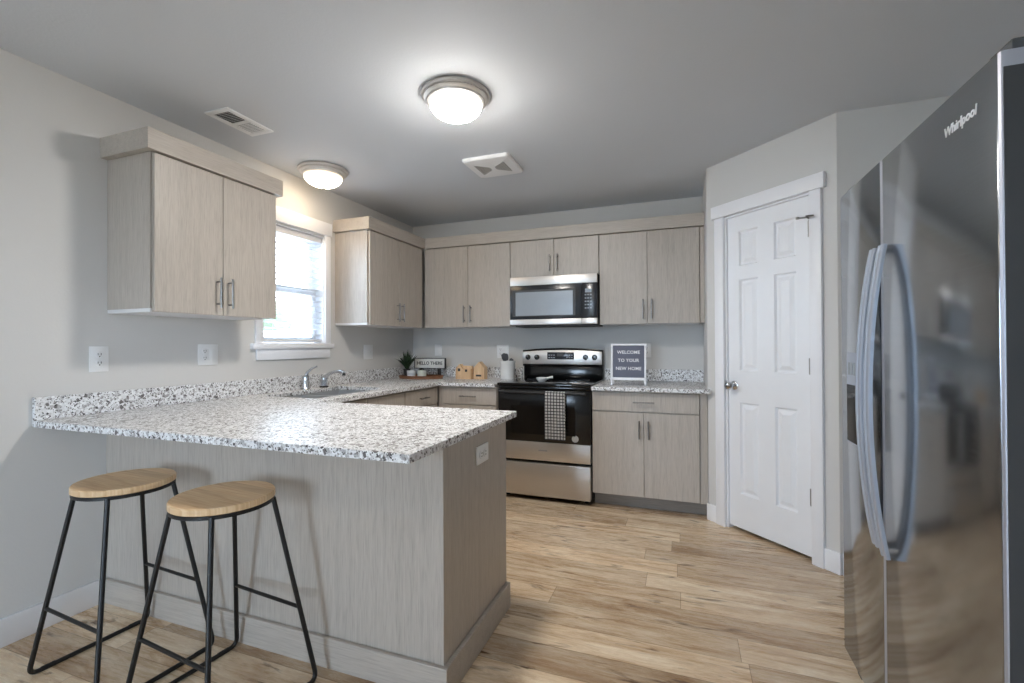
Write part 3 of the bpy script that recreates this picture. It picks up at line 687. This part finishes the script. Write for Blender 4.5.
MB().box(-1.055, -.985, RF-.0216, RF-.0199, .392, .402, .0006, 1).build('badge', MT['silver'], dr, label='small embossed badge')
MB().box(RX0+.004, RX1-.004, RF-.018, RF+.029, .040, .2960, .004).build('storage_drawer', MT['steel'], rg, label='stainless storage drawer front')
# backguard: arched console over a glossy riser
yb0 = YB-.088
rc, n = [], 16
MB().box(RX0+.01, RX1-.01, yb0+.030, YB-.012, .894, 1.020, .004).build('riser', MT['black'], rg)
cx = (RX0+RX1)/2; hw = (RX1-RX0)/2-.006
arc = [(cx+hw*(1-2*i/n), 1.168+.018*(1-(1-2*i/n)**2)) for i in range(n+1)]
MB().prism([(RX0+.006, 1.021), (RX1-.006, 1.021)]+arc, yb0+.012, YB-.012, 'y', .002).build('console_housing', MT['black'], rg)
arc2 = [(cx+(hw-.006)*(1-2*i/n), 1.152+.016*(1-(1-2*i/n)**2)) for i in range(n+1)]
cf = MB().prism([(RX0+.012, 1.040), (RX1-.012, 1.040)]+arc2, yb0, yb0+.0115, 'y', .002).build('console_face', MT['steel'], rg, label='stainless control console face')
for x in (-1.333, -1.248, -.801, -.721):
    kb = MB().lathe([(.024, 0), (.024, .006), (.019, .010), (.017, .026), (0, .027)], (x, yb0-.0003, 1.103), 24, 'y').build('knob', MT['black'], rg, label='black control knob')
    MB().box(x-.0025, x+.0025, yb0-.0285, yb0-.0268, 1.104, 1.119).build('knob_mark', MT['mark'], kb)
dp = MB().box(-1.150, -.905, yb0-.003, yb0-.0002, 1.084, 1.148, .001).build('display_panel', MT['mwblack'], rg, label='dark oven clock display panel')
m = MB()
for i in range(3):
    for j in range(2):
        m.box(-1.138+i*.022, -1.123+i*.022, yb0-.0040, yb0-.0031, 1.096+j*.022, 1.104+j*.022); m.box(-.975+i*.022, -.960+i*.022, yb0-.0040, yb0-.0031, 1.096+j*.022, 1.104+j*.022)
m.build('button', MT['mark'], dp, smooth=False)
MB().box(-1.058, -.998, yb0-.0040, yb0-.0031, 1.112, 1.138).build('clock', MT['fridge_side'], dp)
# spoon rest on the cooktop
sr = empty('spoon_rest', (-1.04, 3.60, .9164), 0, 'small white ceramic spoon rest on the black cooktop', 'spoon rest')
b = MB(); b.lathe([(.026, 0), (.040, .014), (.046, .034), (.043, .034), (.037, .015), (.024, .004), (0, .004)], (-1.075, 3.63, .9166), 28); b.build('bowl', MT['ceramic'], sr)
b = MB(); b.tube([(-1.033, 3.632, .944), (-1.015, 3.637, .950), (-.985, 3.645, .954)], [.010, .009, .011], 12); b.build('grip', MT['ceramic'], sr)
# towel over the oven handle
TX0, TX1 = -.990, -.832; hy, hz, hr = RF-.062, .848, .0135
prof = [(hy+hr, .64+.02*i) for i in range(11)]
prof = [(y, z) for y, z in prof if z < hz]+[(hy+hr*math.cos(a), hz+hr*math.sin(a)) for a in [PI*i/8 for i in range(9)]]
prof += [(hy-hr-.002*math.sin(k*.2), hz-.0135*k) for k in range(1, 27)]
nx = 22; t = bmesh.new(); uvl = t.loops.layers.uv.new('UVMap'); G = []; ln = [0]
for i in range(1, len(prof)): ln.append(ln[-1]+math.hypot(prof[i][0]-prof[i-1][0], prof[i][1]-prof[i-1][1]))
for i, (y, z) in enumerate(prof):
    row = []; amt = max(0, (hz-z))*.022
    for k in range(nx+1):
        s_ = k/nx; x = TX0+(TX1-TX0)*s_+ (.010*(hz-z)*s_ if y < hy else 0)
        wv = amt*(math.sin(s_*11+.4)+.5*math.sin(s_*19+1))
        row.append(t.verts.new((x, y+(-abs(wv)*.8 if y < hy else abs(wv)*.3), z-(.010*s_ if i == len(prof)-1 else 0)*0)))
    G.append(row)
for i in range(len(prof)-1):
    for k in range(nx):
        f = t.faces.new([G[i][k], G[i][k+1], G[i+1][k+1], G[i+1][k]])
        for lp, (a, c) in zip(f.loops, ((i, k), (i, k+1), (i+1, k+1), (i+1, k))): lp[uvl].uv = ((TX1-TX0)*c/nx, ln[-1]-ln[a])
bmesh.ops.solidify(t, geom=t.faces[:], thickness=.003)
me = bpy.data.meshes.new('dish_towel'); t.to_mesh(me); t.free(); me.materials.append(MT['check'])
for p in me.polygons: p.use_smooth = True
tw = bpy.data.objects.new('dish_towel', me); COL.objects.link(tw)
tag(tw, 'black and white checked towel draped over the oven door handle', 'towel')

# ------------------------------------------------------------------ microwave
mw = empty('microwave', (-1.02, 3.95, 1.378), 0, 'stainless over-the-range microwave under the short cabinet', 'microwave')
MX0, MX1, MF, MZ0, MZ1 = -1.396, -.644, 3.775, 1.385, 1.796
MB().box(MX0+.004, MX1, MF+.008, YB-.005, MZ0, MZ1, .002).build('housing', MT['blackm'], mw, smooth=False)
MB().box(MX0+.03, MX1-.01, MF+.04, YB-.06, MZ0-.014, MZ0-.0005, .002).build('vent_grille', MT['mesh'], mw, label='dark underside grille')
XS = -.772
MB().box(MX0, MX1, MF-.012, MF+.0075, 1.722, MZ1-.001, .002).build('top_band', MT['steel'], mw, label='stainless top band')
dm = MB().box(MX0, XS-.0008, MF-.014, MF+.0075, 1.4325, 1.7215, .002).build('door', MT['mwblack'], mw, label='dark microwave door')
MB().box(MX0, XS-.0008, MF-.014, MF+.0075, 1.386, 1.4320, .002).build('door_band', MT['steel'], dm, label='stainless lower band')
m = MB()
wx0, wx1, wz0, wz1 = -1.372, -.822, 1.458, 1.682
for (a, c, e, f) in ((wx0, wx1, wz1-.018, wz1), (wx0, wx1, wz0, wz0+.006), (wx0, wx0+.028, wz0+.006, wz1-.018), (wx1-.022, wx1, wz0+.006, wz1-.018)): m.box(a, c, MF-.0175, MF-.0142, e, f, .001, 1)
m.build('window_frame', MT['fridge_side'], dm)
MB().box(wx0+.028, wx1-.022, MF-.0158, MF-.0142, wz0+.006, wz1-.018).build('window', MT['mwwin'], dm, label='grey mesh microwave window')
cp = MB().box(XS+.0008, MX1, MF-.014, MF+.0075, 1.4325, 1.7215, .002).build('control_panel', MT['mwblack'], mw, label='dark keypad panel')
MB().box(XS+.0008, MX1, MF-.014, MF+.0075, 1.386, 1.4320, .002).build('panel_band', MT['steel'], cp, label='stainless lower band of the keypad')
MB().box(-.742, -.690, MF-.0155, MF-.0142, 1.642, 1.672).build('display', MT['display'], cp, label='pale digital display')
for r_ in range(5):
    for c_ in range(3):
        x = -.745+c_*.021; z = 1.618-r_*.027
        MB().box(x, x+.014, MF-.0150, MF-.0142, z, z+.010).build('key', MT['mark'], cp, smooth=False)

# ------------------------------------------------------------------ refrigerator
fr = empty('refrigerator', (.97, 1.64, 0), 0, 'dark stainless side-by-side refrigerator on the right', 'refrigerator')
FXF, FY0, FYS, FY1, FZ0, FZ1 = .570, 1.146, 1.705, 2.098, .065, 1.775
MB().box(.640, 1.34, FY0+.004, FY1-.004, .055, 1.745, .004).build('cabinet_body', MT['fridge_side'], fr)
MB().box(.625, .6395, FY0+.02, FY1-.02, .08, 1.73).build('door_gasket', MT['blackm'], fr)
def fdoor(y0, y1):
    return MB().box(FXF, .6245, y0, y1, FZ0, FZ1, .004).build('door', MT['fridge'], fr)
fd = fdoor(FY0+.009, FYS-.003); zd = fdoor(FYS+.014, FY1)
MB().prism([(FXF+.001, FY0+.0088), (FXF+.003, FY0+.003), (FXF+.008, FY0), (.6245, FY0), (.6245, FY0+.0088)], FZ0, FZ1-.001, 'z').build('edge_trim', MT['silver'], fd, label='bright silver door edge')
MB().prism([(FXF+.0005, FYS+.0138), (FXF+.003, FYS+.004), (FXF+.010, FYS), (.6245, FYS), (.6245, FYS+.0138)], FZ0, FZ1-.001, 'z').build('edge_trim', MT['silver'], zd, label='bright silver door edge')
# side face of the near door is dark below the hinge cap
MB().box(.5745, .6245, FY0-.0020, FY0-.0002, FZ0, 1.742).build('door_side', MT['fridge_side'], fd, label='dark grey door side')
for (y0, y1) in ((FY0+.004, FY0+.075), (FY1-.075, FY1-.004)):
    MB().box(.590, .70, y0, y1, FZ1+.0005, FZ1+.022, .004).build('hinge_cover', MT['fridge_side'], fr)
MB().box(.600, .66, FY0+.02, FY1-.02, .012, .054, .004).build('toe_grille', MT['silver'], fr, label='silver toe grille')
for y in (FY0+.06, FY1-.06):
    MB().box(.60, 1.30, y-.02, y+.02, 0, .0545, .003).build('foot_rail', MT['fridge_side'], fr)
def fhandle(parent, yc, zs0, zs1, bow):
    # bar of constant width that bows straight out from the door and meets it at both tips
    k = 36; hw = .022; t = bmesh.new(); rings = []; pts = []
    for i in range(k+1):
        s_ = i/k; q = 4*s_*(1-s_); pts.append((FXF-.0065-bow*q**.92, zs0+(zs1-zs0)*s_))
    for i, (x, z) in enumerate(pts):
        p0 = pts[max(i-1, 0)]; p1 = pts[min(i+1, k)]; dx, dz = p1[0]-p0[0], p1[1]-p0[1]; l = math.hypot(dx, dz); nx_, nz_ = -dz/l, dx/l
        if nx_ > 0: nx_, nz_ = -nx_, -nz_
        sec = [(-1, -.006), (-1, .002), (-.86, .0055), (-.36, .006), (-.28, .003), (.28, .003), (.36, .006), (.86, .0055), (1, .002), (1, -.006)]
        rings.append([t.verts.new((x+nx_*d, yc+hw*a, z+nz_*d)) for a, d in sec])
    for A, B in zip(rings, rings[1:]):
        for j in range(len(A)): t.faces.new([A[j], A[(j+1) % len(A)], B[(j+1) % len(B)], B[j]])
    t.faces.new(rings[0]); t.faces.new(rings[-1]); bmesh.ops.recalc_face_normals(t, faces=t.faces[:])
    m = MB(); m._merge(t)
    return m.build('handle', MT['handle_silver'], parent, label='tall bowed silver door handle')
fhandle(fd, 1.684, .582, 1.512, .041); fhandle(zd, 1.752, .590, 1.512, .041)
# dispenser in the freezer door
dsp = MB()
dsp.box(FXF-.003, FXF+.0005, 1.868, 2.030, .860, 1.185, .001); dsp = dsp.build('dispenser_bezel', MT['handle_silver'], zd, label='silver water dispenser bezel')
MB().box(FXF-.0045, FXF-.0031, 1.874, 2.024, .866, 1.070).build('dispenser_recess', MT['blackglass'], dsp, label='black dispenser recess')
for i in range(5): MB().box(FXF-.0045, FXF-.0031, 1.885+i*.027, 1.903+i*.027, 1.105, 1.150).build('dispenser_button', MT['mark'], dsp)
tm = Matrix(((0, 0, -1, FXF-.0006), (-1, 0, 0, 1.283), (0, 1, 0, 1.698), (0, 0, 0, 1)))
me = text_mesh('Whirlpool', .030, .0006, .12, 1.0, .0006); me.transform(tm); me.transform(Matrix.Translation(-Vector(fr.location)))
me.materials.clear(); me.materials.append(MT['letter']); o = bpy.data.objects.new('lettering', me); COL.objects.link(o); o.parent = fd; o['label'] = 'raised silver lettering'

# ------------------------------------------------------------------ ceiling fixtures
def ceiling_light(label, x, y, which):
    r = empty('ceiling_light', (x, y, ZC), 0, label, 'ceiling light', 'flush ceiling lights with lit glass bowls')
    MB().lathe([(.130, 0), (.163, -.002), (.166, -.010), (.161, -.018), (.153, -.020), (.155, -.026), (.147, -.034), (.140, -.036), (.137, -.044), (.126, -.047), (.124, -.040)], (x, y, ZC-.0005), 56, close=False).build('rim', MT['lampmetal'], r, label='satin nickel stepped rim')
    R = .1275; prof = [(R*math.cos(a), -.046-.076*math.sin(a)) for a in [PI/2*i/14 for i in range(14)]]+[(.0, -.122)]
    MB().lathe(prof, (x, y, ZC), 56, close=False).build('glass_bowl', lamp_glass(which), r, label='glowing frosted glass bowl')
    MB().lathe([(.004, 0), (.011, -.001), (.011, -.006), (.006, -.013), (0, -.015)], (x, y, ZC-.1215), 20).build('finial', MT['lampmetal'], r)
    return r
ceiling_light('large lit flush ceiling light over the peninsula, nearest the camera', -1.029, 2.027, 'main')
ceiling_light('lit flush ceiling light close to the left wall near the window', -2.335, 2.575, 'side')
ceiling_light('lit flush ceiling light over the dining area behind the camera', -.75, -.35, 'rear')
# air register
vt_ = empty('air_register', (-2.252, 1.862, ZC), 0, 'white rectangular air register in the ceiling above the left wall cabinet', 'vent')
x0, x1, y0, y1 = -2.335, -2.170, 1.718, 2.008
m = MB(); m.box(x0, x1, y0, y0+.030, ZC-.008, ZC-.0005, .002); m.box(x0, x1, y1-.030, y1, ZC-.008, ZC-.0005, .002); m.box(x0, x0+.030, y0+.030, y1-.030, ZC-.008, ZC-.0005, .002); m.box(x1-.030, x1, y0+.030, y1-.030, ZC-.008, ZC-.0005, .002)
ymd = (y0+y1)/2; m.box(x0+.030, x1-.030, ymd-.006, ymd+.006, ZC-.008, ZC-.0005, .001); m.build('frame', MT['plastic'], vt_)
MB().box(x0+.030, x1-.030, y0+.030, y1-.030, ZC-.0025, ZC-.0005).build('recess', MT['mesh'], vt_, label='dark duct opening')
for (a, c, tilt) in ((y0+.030, ymd-.006, .5), (ymd+.006, y1-.030, -.30)):
    n = 8; m = MB()
    for i in range(n):
        q = MB(); hw_ = .0045 if tilt > 0 else .0036; q.box(x0+.031, x1-.031, -hw_, hw_, -.0004, .0004); q.xf(Matrix.Translation((0, a+(c-a)*(i+.5)/n, ZC-.0065)) @ Matrix.Rotation(tilt, 4, 'X'))
        me = bpy.data.meshes.new('t'); q.bm.to_mesh(me); m.bm.from_mesh(me); bpy.data.meshes.remove(me); q.bm.free()
    m.build('louvers', MT['plastic'], vt_, smooth=False)
# exhaust fan
ef = empty('exhaust_fan', (-1.205, 2.91, ZC), 0, 'square white exhaust fan grille in the ceiling near the back cabinets', 'vent')
x0, x1, y0, y1 = -1.356, -1.033, 2.745, 3.075
cxf, cyf = (x0+x1)/2, (y0+y1)/2
def rsq(h, rad, n=6):
    out = []
    for sx, sy, a0 in ((1, 1, 0), (-1, 1, PI/2), (-1, -1, PI), (1, -1, 1.5*PI)):
        for i in range(n+1):
            a = a0+PI/2*i/n; out.append((cxf+sx*(h-rad)+rad*math.cos(a), cyf+sy*(h-rad)+rad*math.sin(a)))
    return out
t = bmesh.new(); rings = []
for h, z in ((.163, ZC-.0005), (.163, ZC-.014), (.155, ZC-.022), (.120, ZC-.026)): rings.append([t.verts.new((px, py, z)) for px, py in rsq(h, .022)])
for A, B in zip(rings, rings[1:]):
    for j in range(len(A)): t.faces.new([A[j], A[(j+1) % len(A)], B[(j+1) % len(B)], B[j]])
t.faces.new(rings[-1]); bmesh.ops.recalc_face_normals(t, faces=t.faces[:])
m = MB(); m._merge(t); m.build('cover', MT['plastic'], ef)
for s_ in (-1, 1):
    q = MB()
    for i in range(9):
        u = .022+i*.010; q.box(cxf+s_*u-.002, cxf+s_*u+.002, cyf-.010-u*.75, cyf+.010+u*.75, ZC-.0272, ZC-.0262)
    q.build('grille', MT['fridge_side'], ef, smooth=False, label='grey triangular slot grille')

# ------------------------------------------------------------------ stools
def make_stool(x, y, rz, label):
    r = empty('bar_stool', (x, y, 0), rz, label, 'stool', 'counter stools at the peninsula')
    zs = .706
    MB().lathe([(.155, zs-.024), (.160, zs-.021), (.160, zs-.004), (.157, zs), (0, zs)], (0, 0, 0), 56).build('seat', MT['oak'], r, world=False)
    MB().lathe([(.146, zs-.036), (.158, zs-.036), (.158, zs-.0245), (.146, zs-.0245), (.146, zs-.036)], (0, 0, 0), 56, close=False).build('seat_ring', MT['iron'], r, world=False, label='black iron ring under the seat')
    rad = .0082; fx, fy = .225, .197; tx, ty = .109, .109; zt = zs-.030
    def leg(sx, sy):
        top = Vector((sx*tx, sy*ty, zt)); foot = Vector((sx*fx, sy*fy, rad)); d = (top-foot).normalized(); h = Vector((0, -sy, 0))
        pts = [top, foot+d*.30, foot+d*.034]
        p0, p2 = foot+d*.034, foot+h*.034
        for i in range(1, 9):
            u = i/8; pts.append(p0*(1-u)**2+foot*2*u*(1-u)+p2*u*u)
        return MB().tube(pts, rad, 12), foot, top
    for sx in (-1, 1):
        for sy in (-1, 1):
            m, foot, top = leg(sx, sy); lg = m.build('leg', MT['iron'], r, world=False)
            MB().tube([foot+Vector((0, -sy*.035, 0)), foot+Vector((0, -sy*.075, 0))], .0074, 10).xf(Matrix.Translation((0, 0, 0))).tube([foot+Vector((0, -sy*.035, .0012)), foot+Vector((0, -sy*.075, .0012))], .0086, 10).build('foot_pad', MT['rubber'], lg, world=False)
        MB().tube([(sx*fx, -fy+.034, rad), (sx*fx, fy-.034, rad)], rad, 12).build('floor_bar', MT['iron'], r, world=False)
    for sy, zz in ((-1, .248), (1, .275)):
        u = zz/zt; xx = fx+(tx-fx)*u; yy = sy*(fy+(ty-fy)*u)
        MB().tube([(-xx, yy, zz), (xx, yy, zz)], .0065, 12).build('footrest', MT['iron'], r, world=False)
    return r
make_stool(-2.033, 1.180, -.07, 'left oak-topped black iron stool, nearer the left wall')
make_stool(-1.500, 1.174, -.095, 'right oak-topped black iron stool, nearer the peninsula end')

# ------------------------------------------------------------------ counter decor
# wooden tray in the corner
tcx, tcy = -2.315, 3.82
ty_ = empty('serving_tray', (tcx, tcy, ZT), .12, 'brown wooden oval tray in the counter corner', 'tray')
def oval(a, c, n=48): return [(a*math.cos(2*PI*i/n), c*math.sin(2*PI*i/n)) for i in range(n)]
MB().prism(oval(.215, .125), .0005, .010, 'z').build('base', MT['tray'], ty_, world=False)
t = bmesh.new(); n = 48
sec = [(1.0, .0105), (1.03, .030), (.985, .030), (.965, .0105)]
rg_ = [[t.verts.new((px*k_, py*(1+(k_-1)*1.6), z)) for px, py in oval(.215, .125)] for k_, z in sec]
for i in range(4):
    A, B = rg_[i], rg_[(i+1) % 4]
    for j in range(n): t.faces.new([A[j], A[(j+1) % n], B[(j+1) % n], B[j]])
bmesh.ops.recalc_face_normals(t, faces=t.faces[:]); m = MB(); m._merge(t); m.build('rim', MT['tray'], ty_, world=False)
ZTR = ZT+.0105
# plant
px, py = -2.455, 3.80
pl = empty('potted_plant', (px, py, ZTR), 0, 'dark green spiky plant in a charcoal pot on the tray', 'plant')
MB().lathe([(.026, .0003), (.034, .075), (.036, .080), (.032, .080), (.031, .070), (0, .070)], (px, py, ZTR), 28).build('pot', MT['darkpot'], pl)
m = MB(); rnd = random.Random(3)
for i in range(90):
    a = rnd.uniform(0, 2*PI); lean = rnd.uniform(.08, 1.15); Lh = rnd.uniform(.12, .21); pts = []
    for k_ in range(6):
        u = k_/5; pts.append(Vector((px+math.cos(a)*(.006+lean*Lh*u*.62), py+math.sin(a)*(.006+lean*Lh*u*.55), ZTR+.071+Lh*u*(1-.38*lean*u))))
    side = Vector((-math.sin(a), math.cos(a), .2))*.009
    prev = None
    for k_, p in enumerate(pts):
        wdt = (1-(k_/5)**2)*.9+.1; A = m.bm.verts.new(p-side*wdt); B = m.bm.verts.new(p+side*wdt+Vector((0, 0, .001)))
        if prev: m.bm.faces.new([prev[0], prev[1], B, A])
        prev = (A, B)
m.build('foliage', MT['leaf'], pl)
# two white cups
def cup(label, x, y, mat, r0_, r1_, h):
    o = empty('ceramic_pot', (x, y, ZTR), 0, label, 'pot')
    MB().lathe([(r0_, .0003), (r0_+.004, .004), (r1_, h), (r1_-.004, h), (r0_, .008), (0, .008)], (x, y, ZTR), 32).build('vessel', mat, o)
    return o
q = cup('small white pot with grey bands on the tray, beside the plant', -2.385, 3.765, MT['ceramic'], .034, .043, .066)
for z in (.030, .042): MB().lathe([(.034+.004+(.005)*(z/.066)+.0008, -.002), (.034+.004+.005*(z/.066)+.0010, .002)], (-2.385, 3.765, ZTR+z), 32, close=False).build('band', MT['greyband'], q, label='thin grey painted band')
cup('small pale green white pot on the tray, in front of the sign', -2.283, 3.782, MT['ceramicg'], .036, .043, .068)
# sign
sg = empty('tabletop_sign', (-2.322, 4.0, ZT), .04, 'white HELLO THERE box sign with dark frame behind the tray', 'sign')
SW, SH, SB = .335, .103, .084
MB().box(-SW/2+.006, SW/2-.006, -.010, .012, SB+.006, SB+SH-.006).build('face', MT['signface'], sg, world=False, smooth=False)
for (a, c, e, f) in ((-SW/2, SW/2, SB+SH-.0055, SB+SH), (-SW/2, SW/2, SB, SB+.0055), (-SW/2, -SW/2+.0055, SB+.006, SB+SH-.006), (SW/2-.0055, SW/2, SB+.006, SB+SH-.006)):
    MB().box(a, c, -.016, .016, e, f, .001, 1).build('frame', MT['signframe'], sg, world=False, smooth=False, label='dark wood frame strip')
for x in (-.10, .10): MB().box(x-.012, x+.012, -.014, .014, .0003, SB-.0003, .002).build('foot', MT['signframe'], sg, world=False)
text_part('lettering', 'HELLO THERE', .044, MT['ink'], sg, Matrix.Translation((0, -.0106, SB+SH/2)) @ UP_FRONT, extrude=.0005, spacing=1.0, bold=.0008)
# little wooden houses
def house(label, x, y, w, h, ridge, dep, peak, windows, side=None):
    o = empty('wooden_house', (x, y, ZT), -.10, label, 'ornament')
    MB().prism([(-w/2, .0005), (w/2, .0005), (w/2, h), (peak, ridge), (-w/2, h)], -dep/2, dep/2, 'y', .0015).build('block', MT['house'], o, world=False, smooth=False)
    for (a, c, e, f) in windows: MB().box(a, c, -dep/2-.0012, -dep/2+.004, e, f).build('window', MT['slot'], o, world=False, smooth=False, label='dark cut-out window')
    return o
hA = empty('wooden_house', (-1.885, 3.87, ZT), -.10, 'wide pine house ornament with a side gable and two square windows', 'ornament')
MB().prism([(-.080, .0005), (.080, .0005), (.080, .096), (-.010, .098), (-.040, .138), (-.080, .098)], -.028, .028, 'y', .0012).build('block', MT['house'], hA, world=False, smooth=False)
MB().prism([(-.028, .0972), (.081, .0972), (.081, .100), (.074, .120), (-.020, .122)], -.006, .028, 'y').build('roof', MT['house'], hA, world=False, smooth=False)
for (a, c, e, f) in ((-.055, -.030, .072, .098), (.022, .044, .068, .090)): MB().box(a, c, -.0292, -.020, e, f).build('window', MT['slot'], hA, world=False, smooth=False, label='dark cut-out window')
hC = house('taller pine house ornament with a mail slot, nearest the crock', -1.738, 3.90, .108, .105, .160, .065, 0, [(-.030, .026, .026, .042)])
# utensil crock
kx_, ky_ = -1.492, 3.95
ck = empty('utensil_crock', (kx_, ky_, ZT), 0, 'white ceramic utensil crock left of the range', 'crock')
MB().lathe([(.060, .0003), (.066, .006), (.069, .150), (.072, .156), (.072, .166), (.069, .169), (.064, .169), (.063, .15), (.058, .012), (0, .012)], (kx_, ky_, ZT), 44).build('vessel', MT['ceramic'], ck)
def spat(label, dx, dy, tilt, h, wdt, ang):
    o = empty('spatula', (kx_+dx, ky_+dy, ZT+.014), ang, label, 'utensil')
    R = Matrix.Rotation(tilt, 4, 'Y')
    MB().tube([(0, 0, 0), (0, 0, h-.05)], .0055, 10).xf(R).build('shaft', MT['utensil'], o, world=False)
    MB().prism([(-wdt*.35, h-.05), (wdt*.35, h-.05), (wdt/2, h-.02), (wdt*.45, h+.010), (-wdt*.1, h+.022), (-wdt/2, h+.012), (-wdt/2, h-.02)], -.003, .003, 'y', .001).xf(R).build('blade', MT['utensil'], o, world=False)
spat('charcoal spatula leaning left in the white crock', .008, .0, -.17, .206, .066, .0)
spat('short charcoal turner leaning right in the white crock', .0, .012, .20, .160, .040, .35)
# letter board
lb = empty('letter_board', (-.387, 3.62, ZT), 0, 'white framed grey letter board standing on the counter right of the range', 'letter board')
LW, LZ0, LZ1 = .262, .040, .318
tilt = Matrix.Rotation(-.09, 4, 'X')
for (a, c, e, f) in ((-LW/2, LW/2, LZ1-.014, LZ1), (-LW/2, LW/2, LZ0, LZ0+.020)): MB().box(a, c, -.012, .008, e, f, .001, 1).xf(tilt).build('frame', MT['trim'], lb, world=False, smooth=False)
for s_ in (-1, 1): MB().box(s_*LW/2, s_*(LW/2-.014), -.012, .008, .0008, LZ1-.0145, .001, 1).xf(tilt).build('leg_frame', MT['trim'], lb, world=False, smooth=False)
for s_ in (-1, 1): MB().prism([(.008, .300), (.016, .300), (.112, .001), (.104, .001)], s_*(LW/2-.012), s_*(LW/2-.004), 'x').build('back_leg', MT['trim'], lb, world=False, smooth=False)
bd = MB().box(-LW/2+.0145, LW/2-.0145, -.004, .006, LZ0+.0205, LZ1-.0145).xf(tilt).build('felt_panel', MT['felt'], lb, world=False, smooth=False, label='grey felt letter panel')
for txt, z in (('WELCOME', .252), ('TO YOUR', .190), ('NEW HOME', .128)):
    text_part('lettering', txt, .034, MT['letter'], bd, tilt @ Matrix.Translation((0, -.0045, z)) @ UP_FRONT, extrude=.0006, spacing=1.05, bold=.0007)
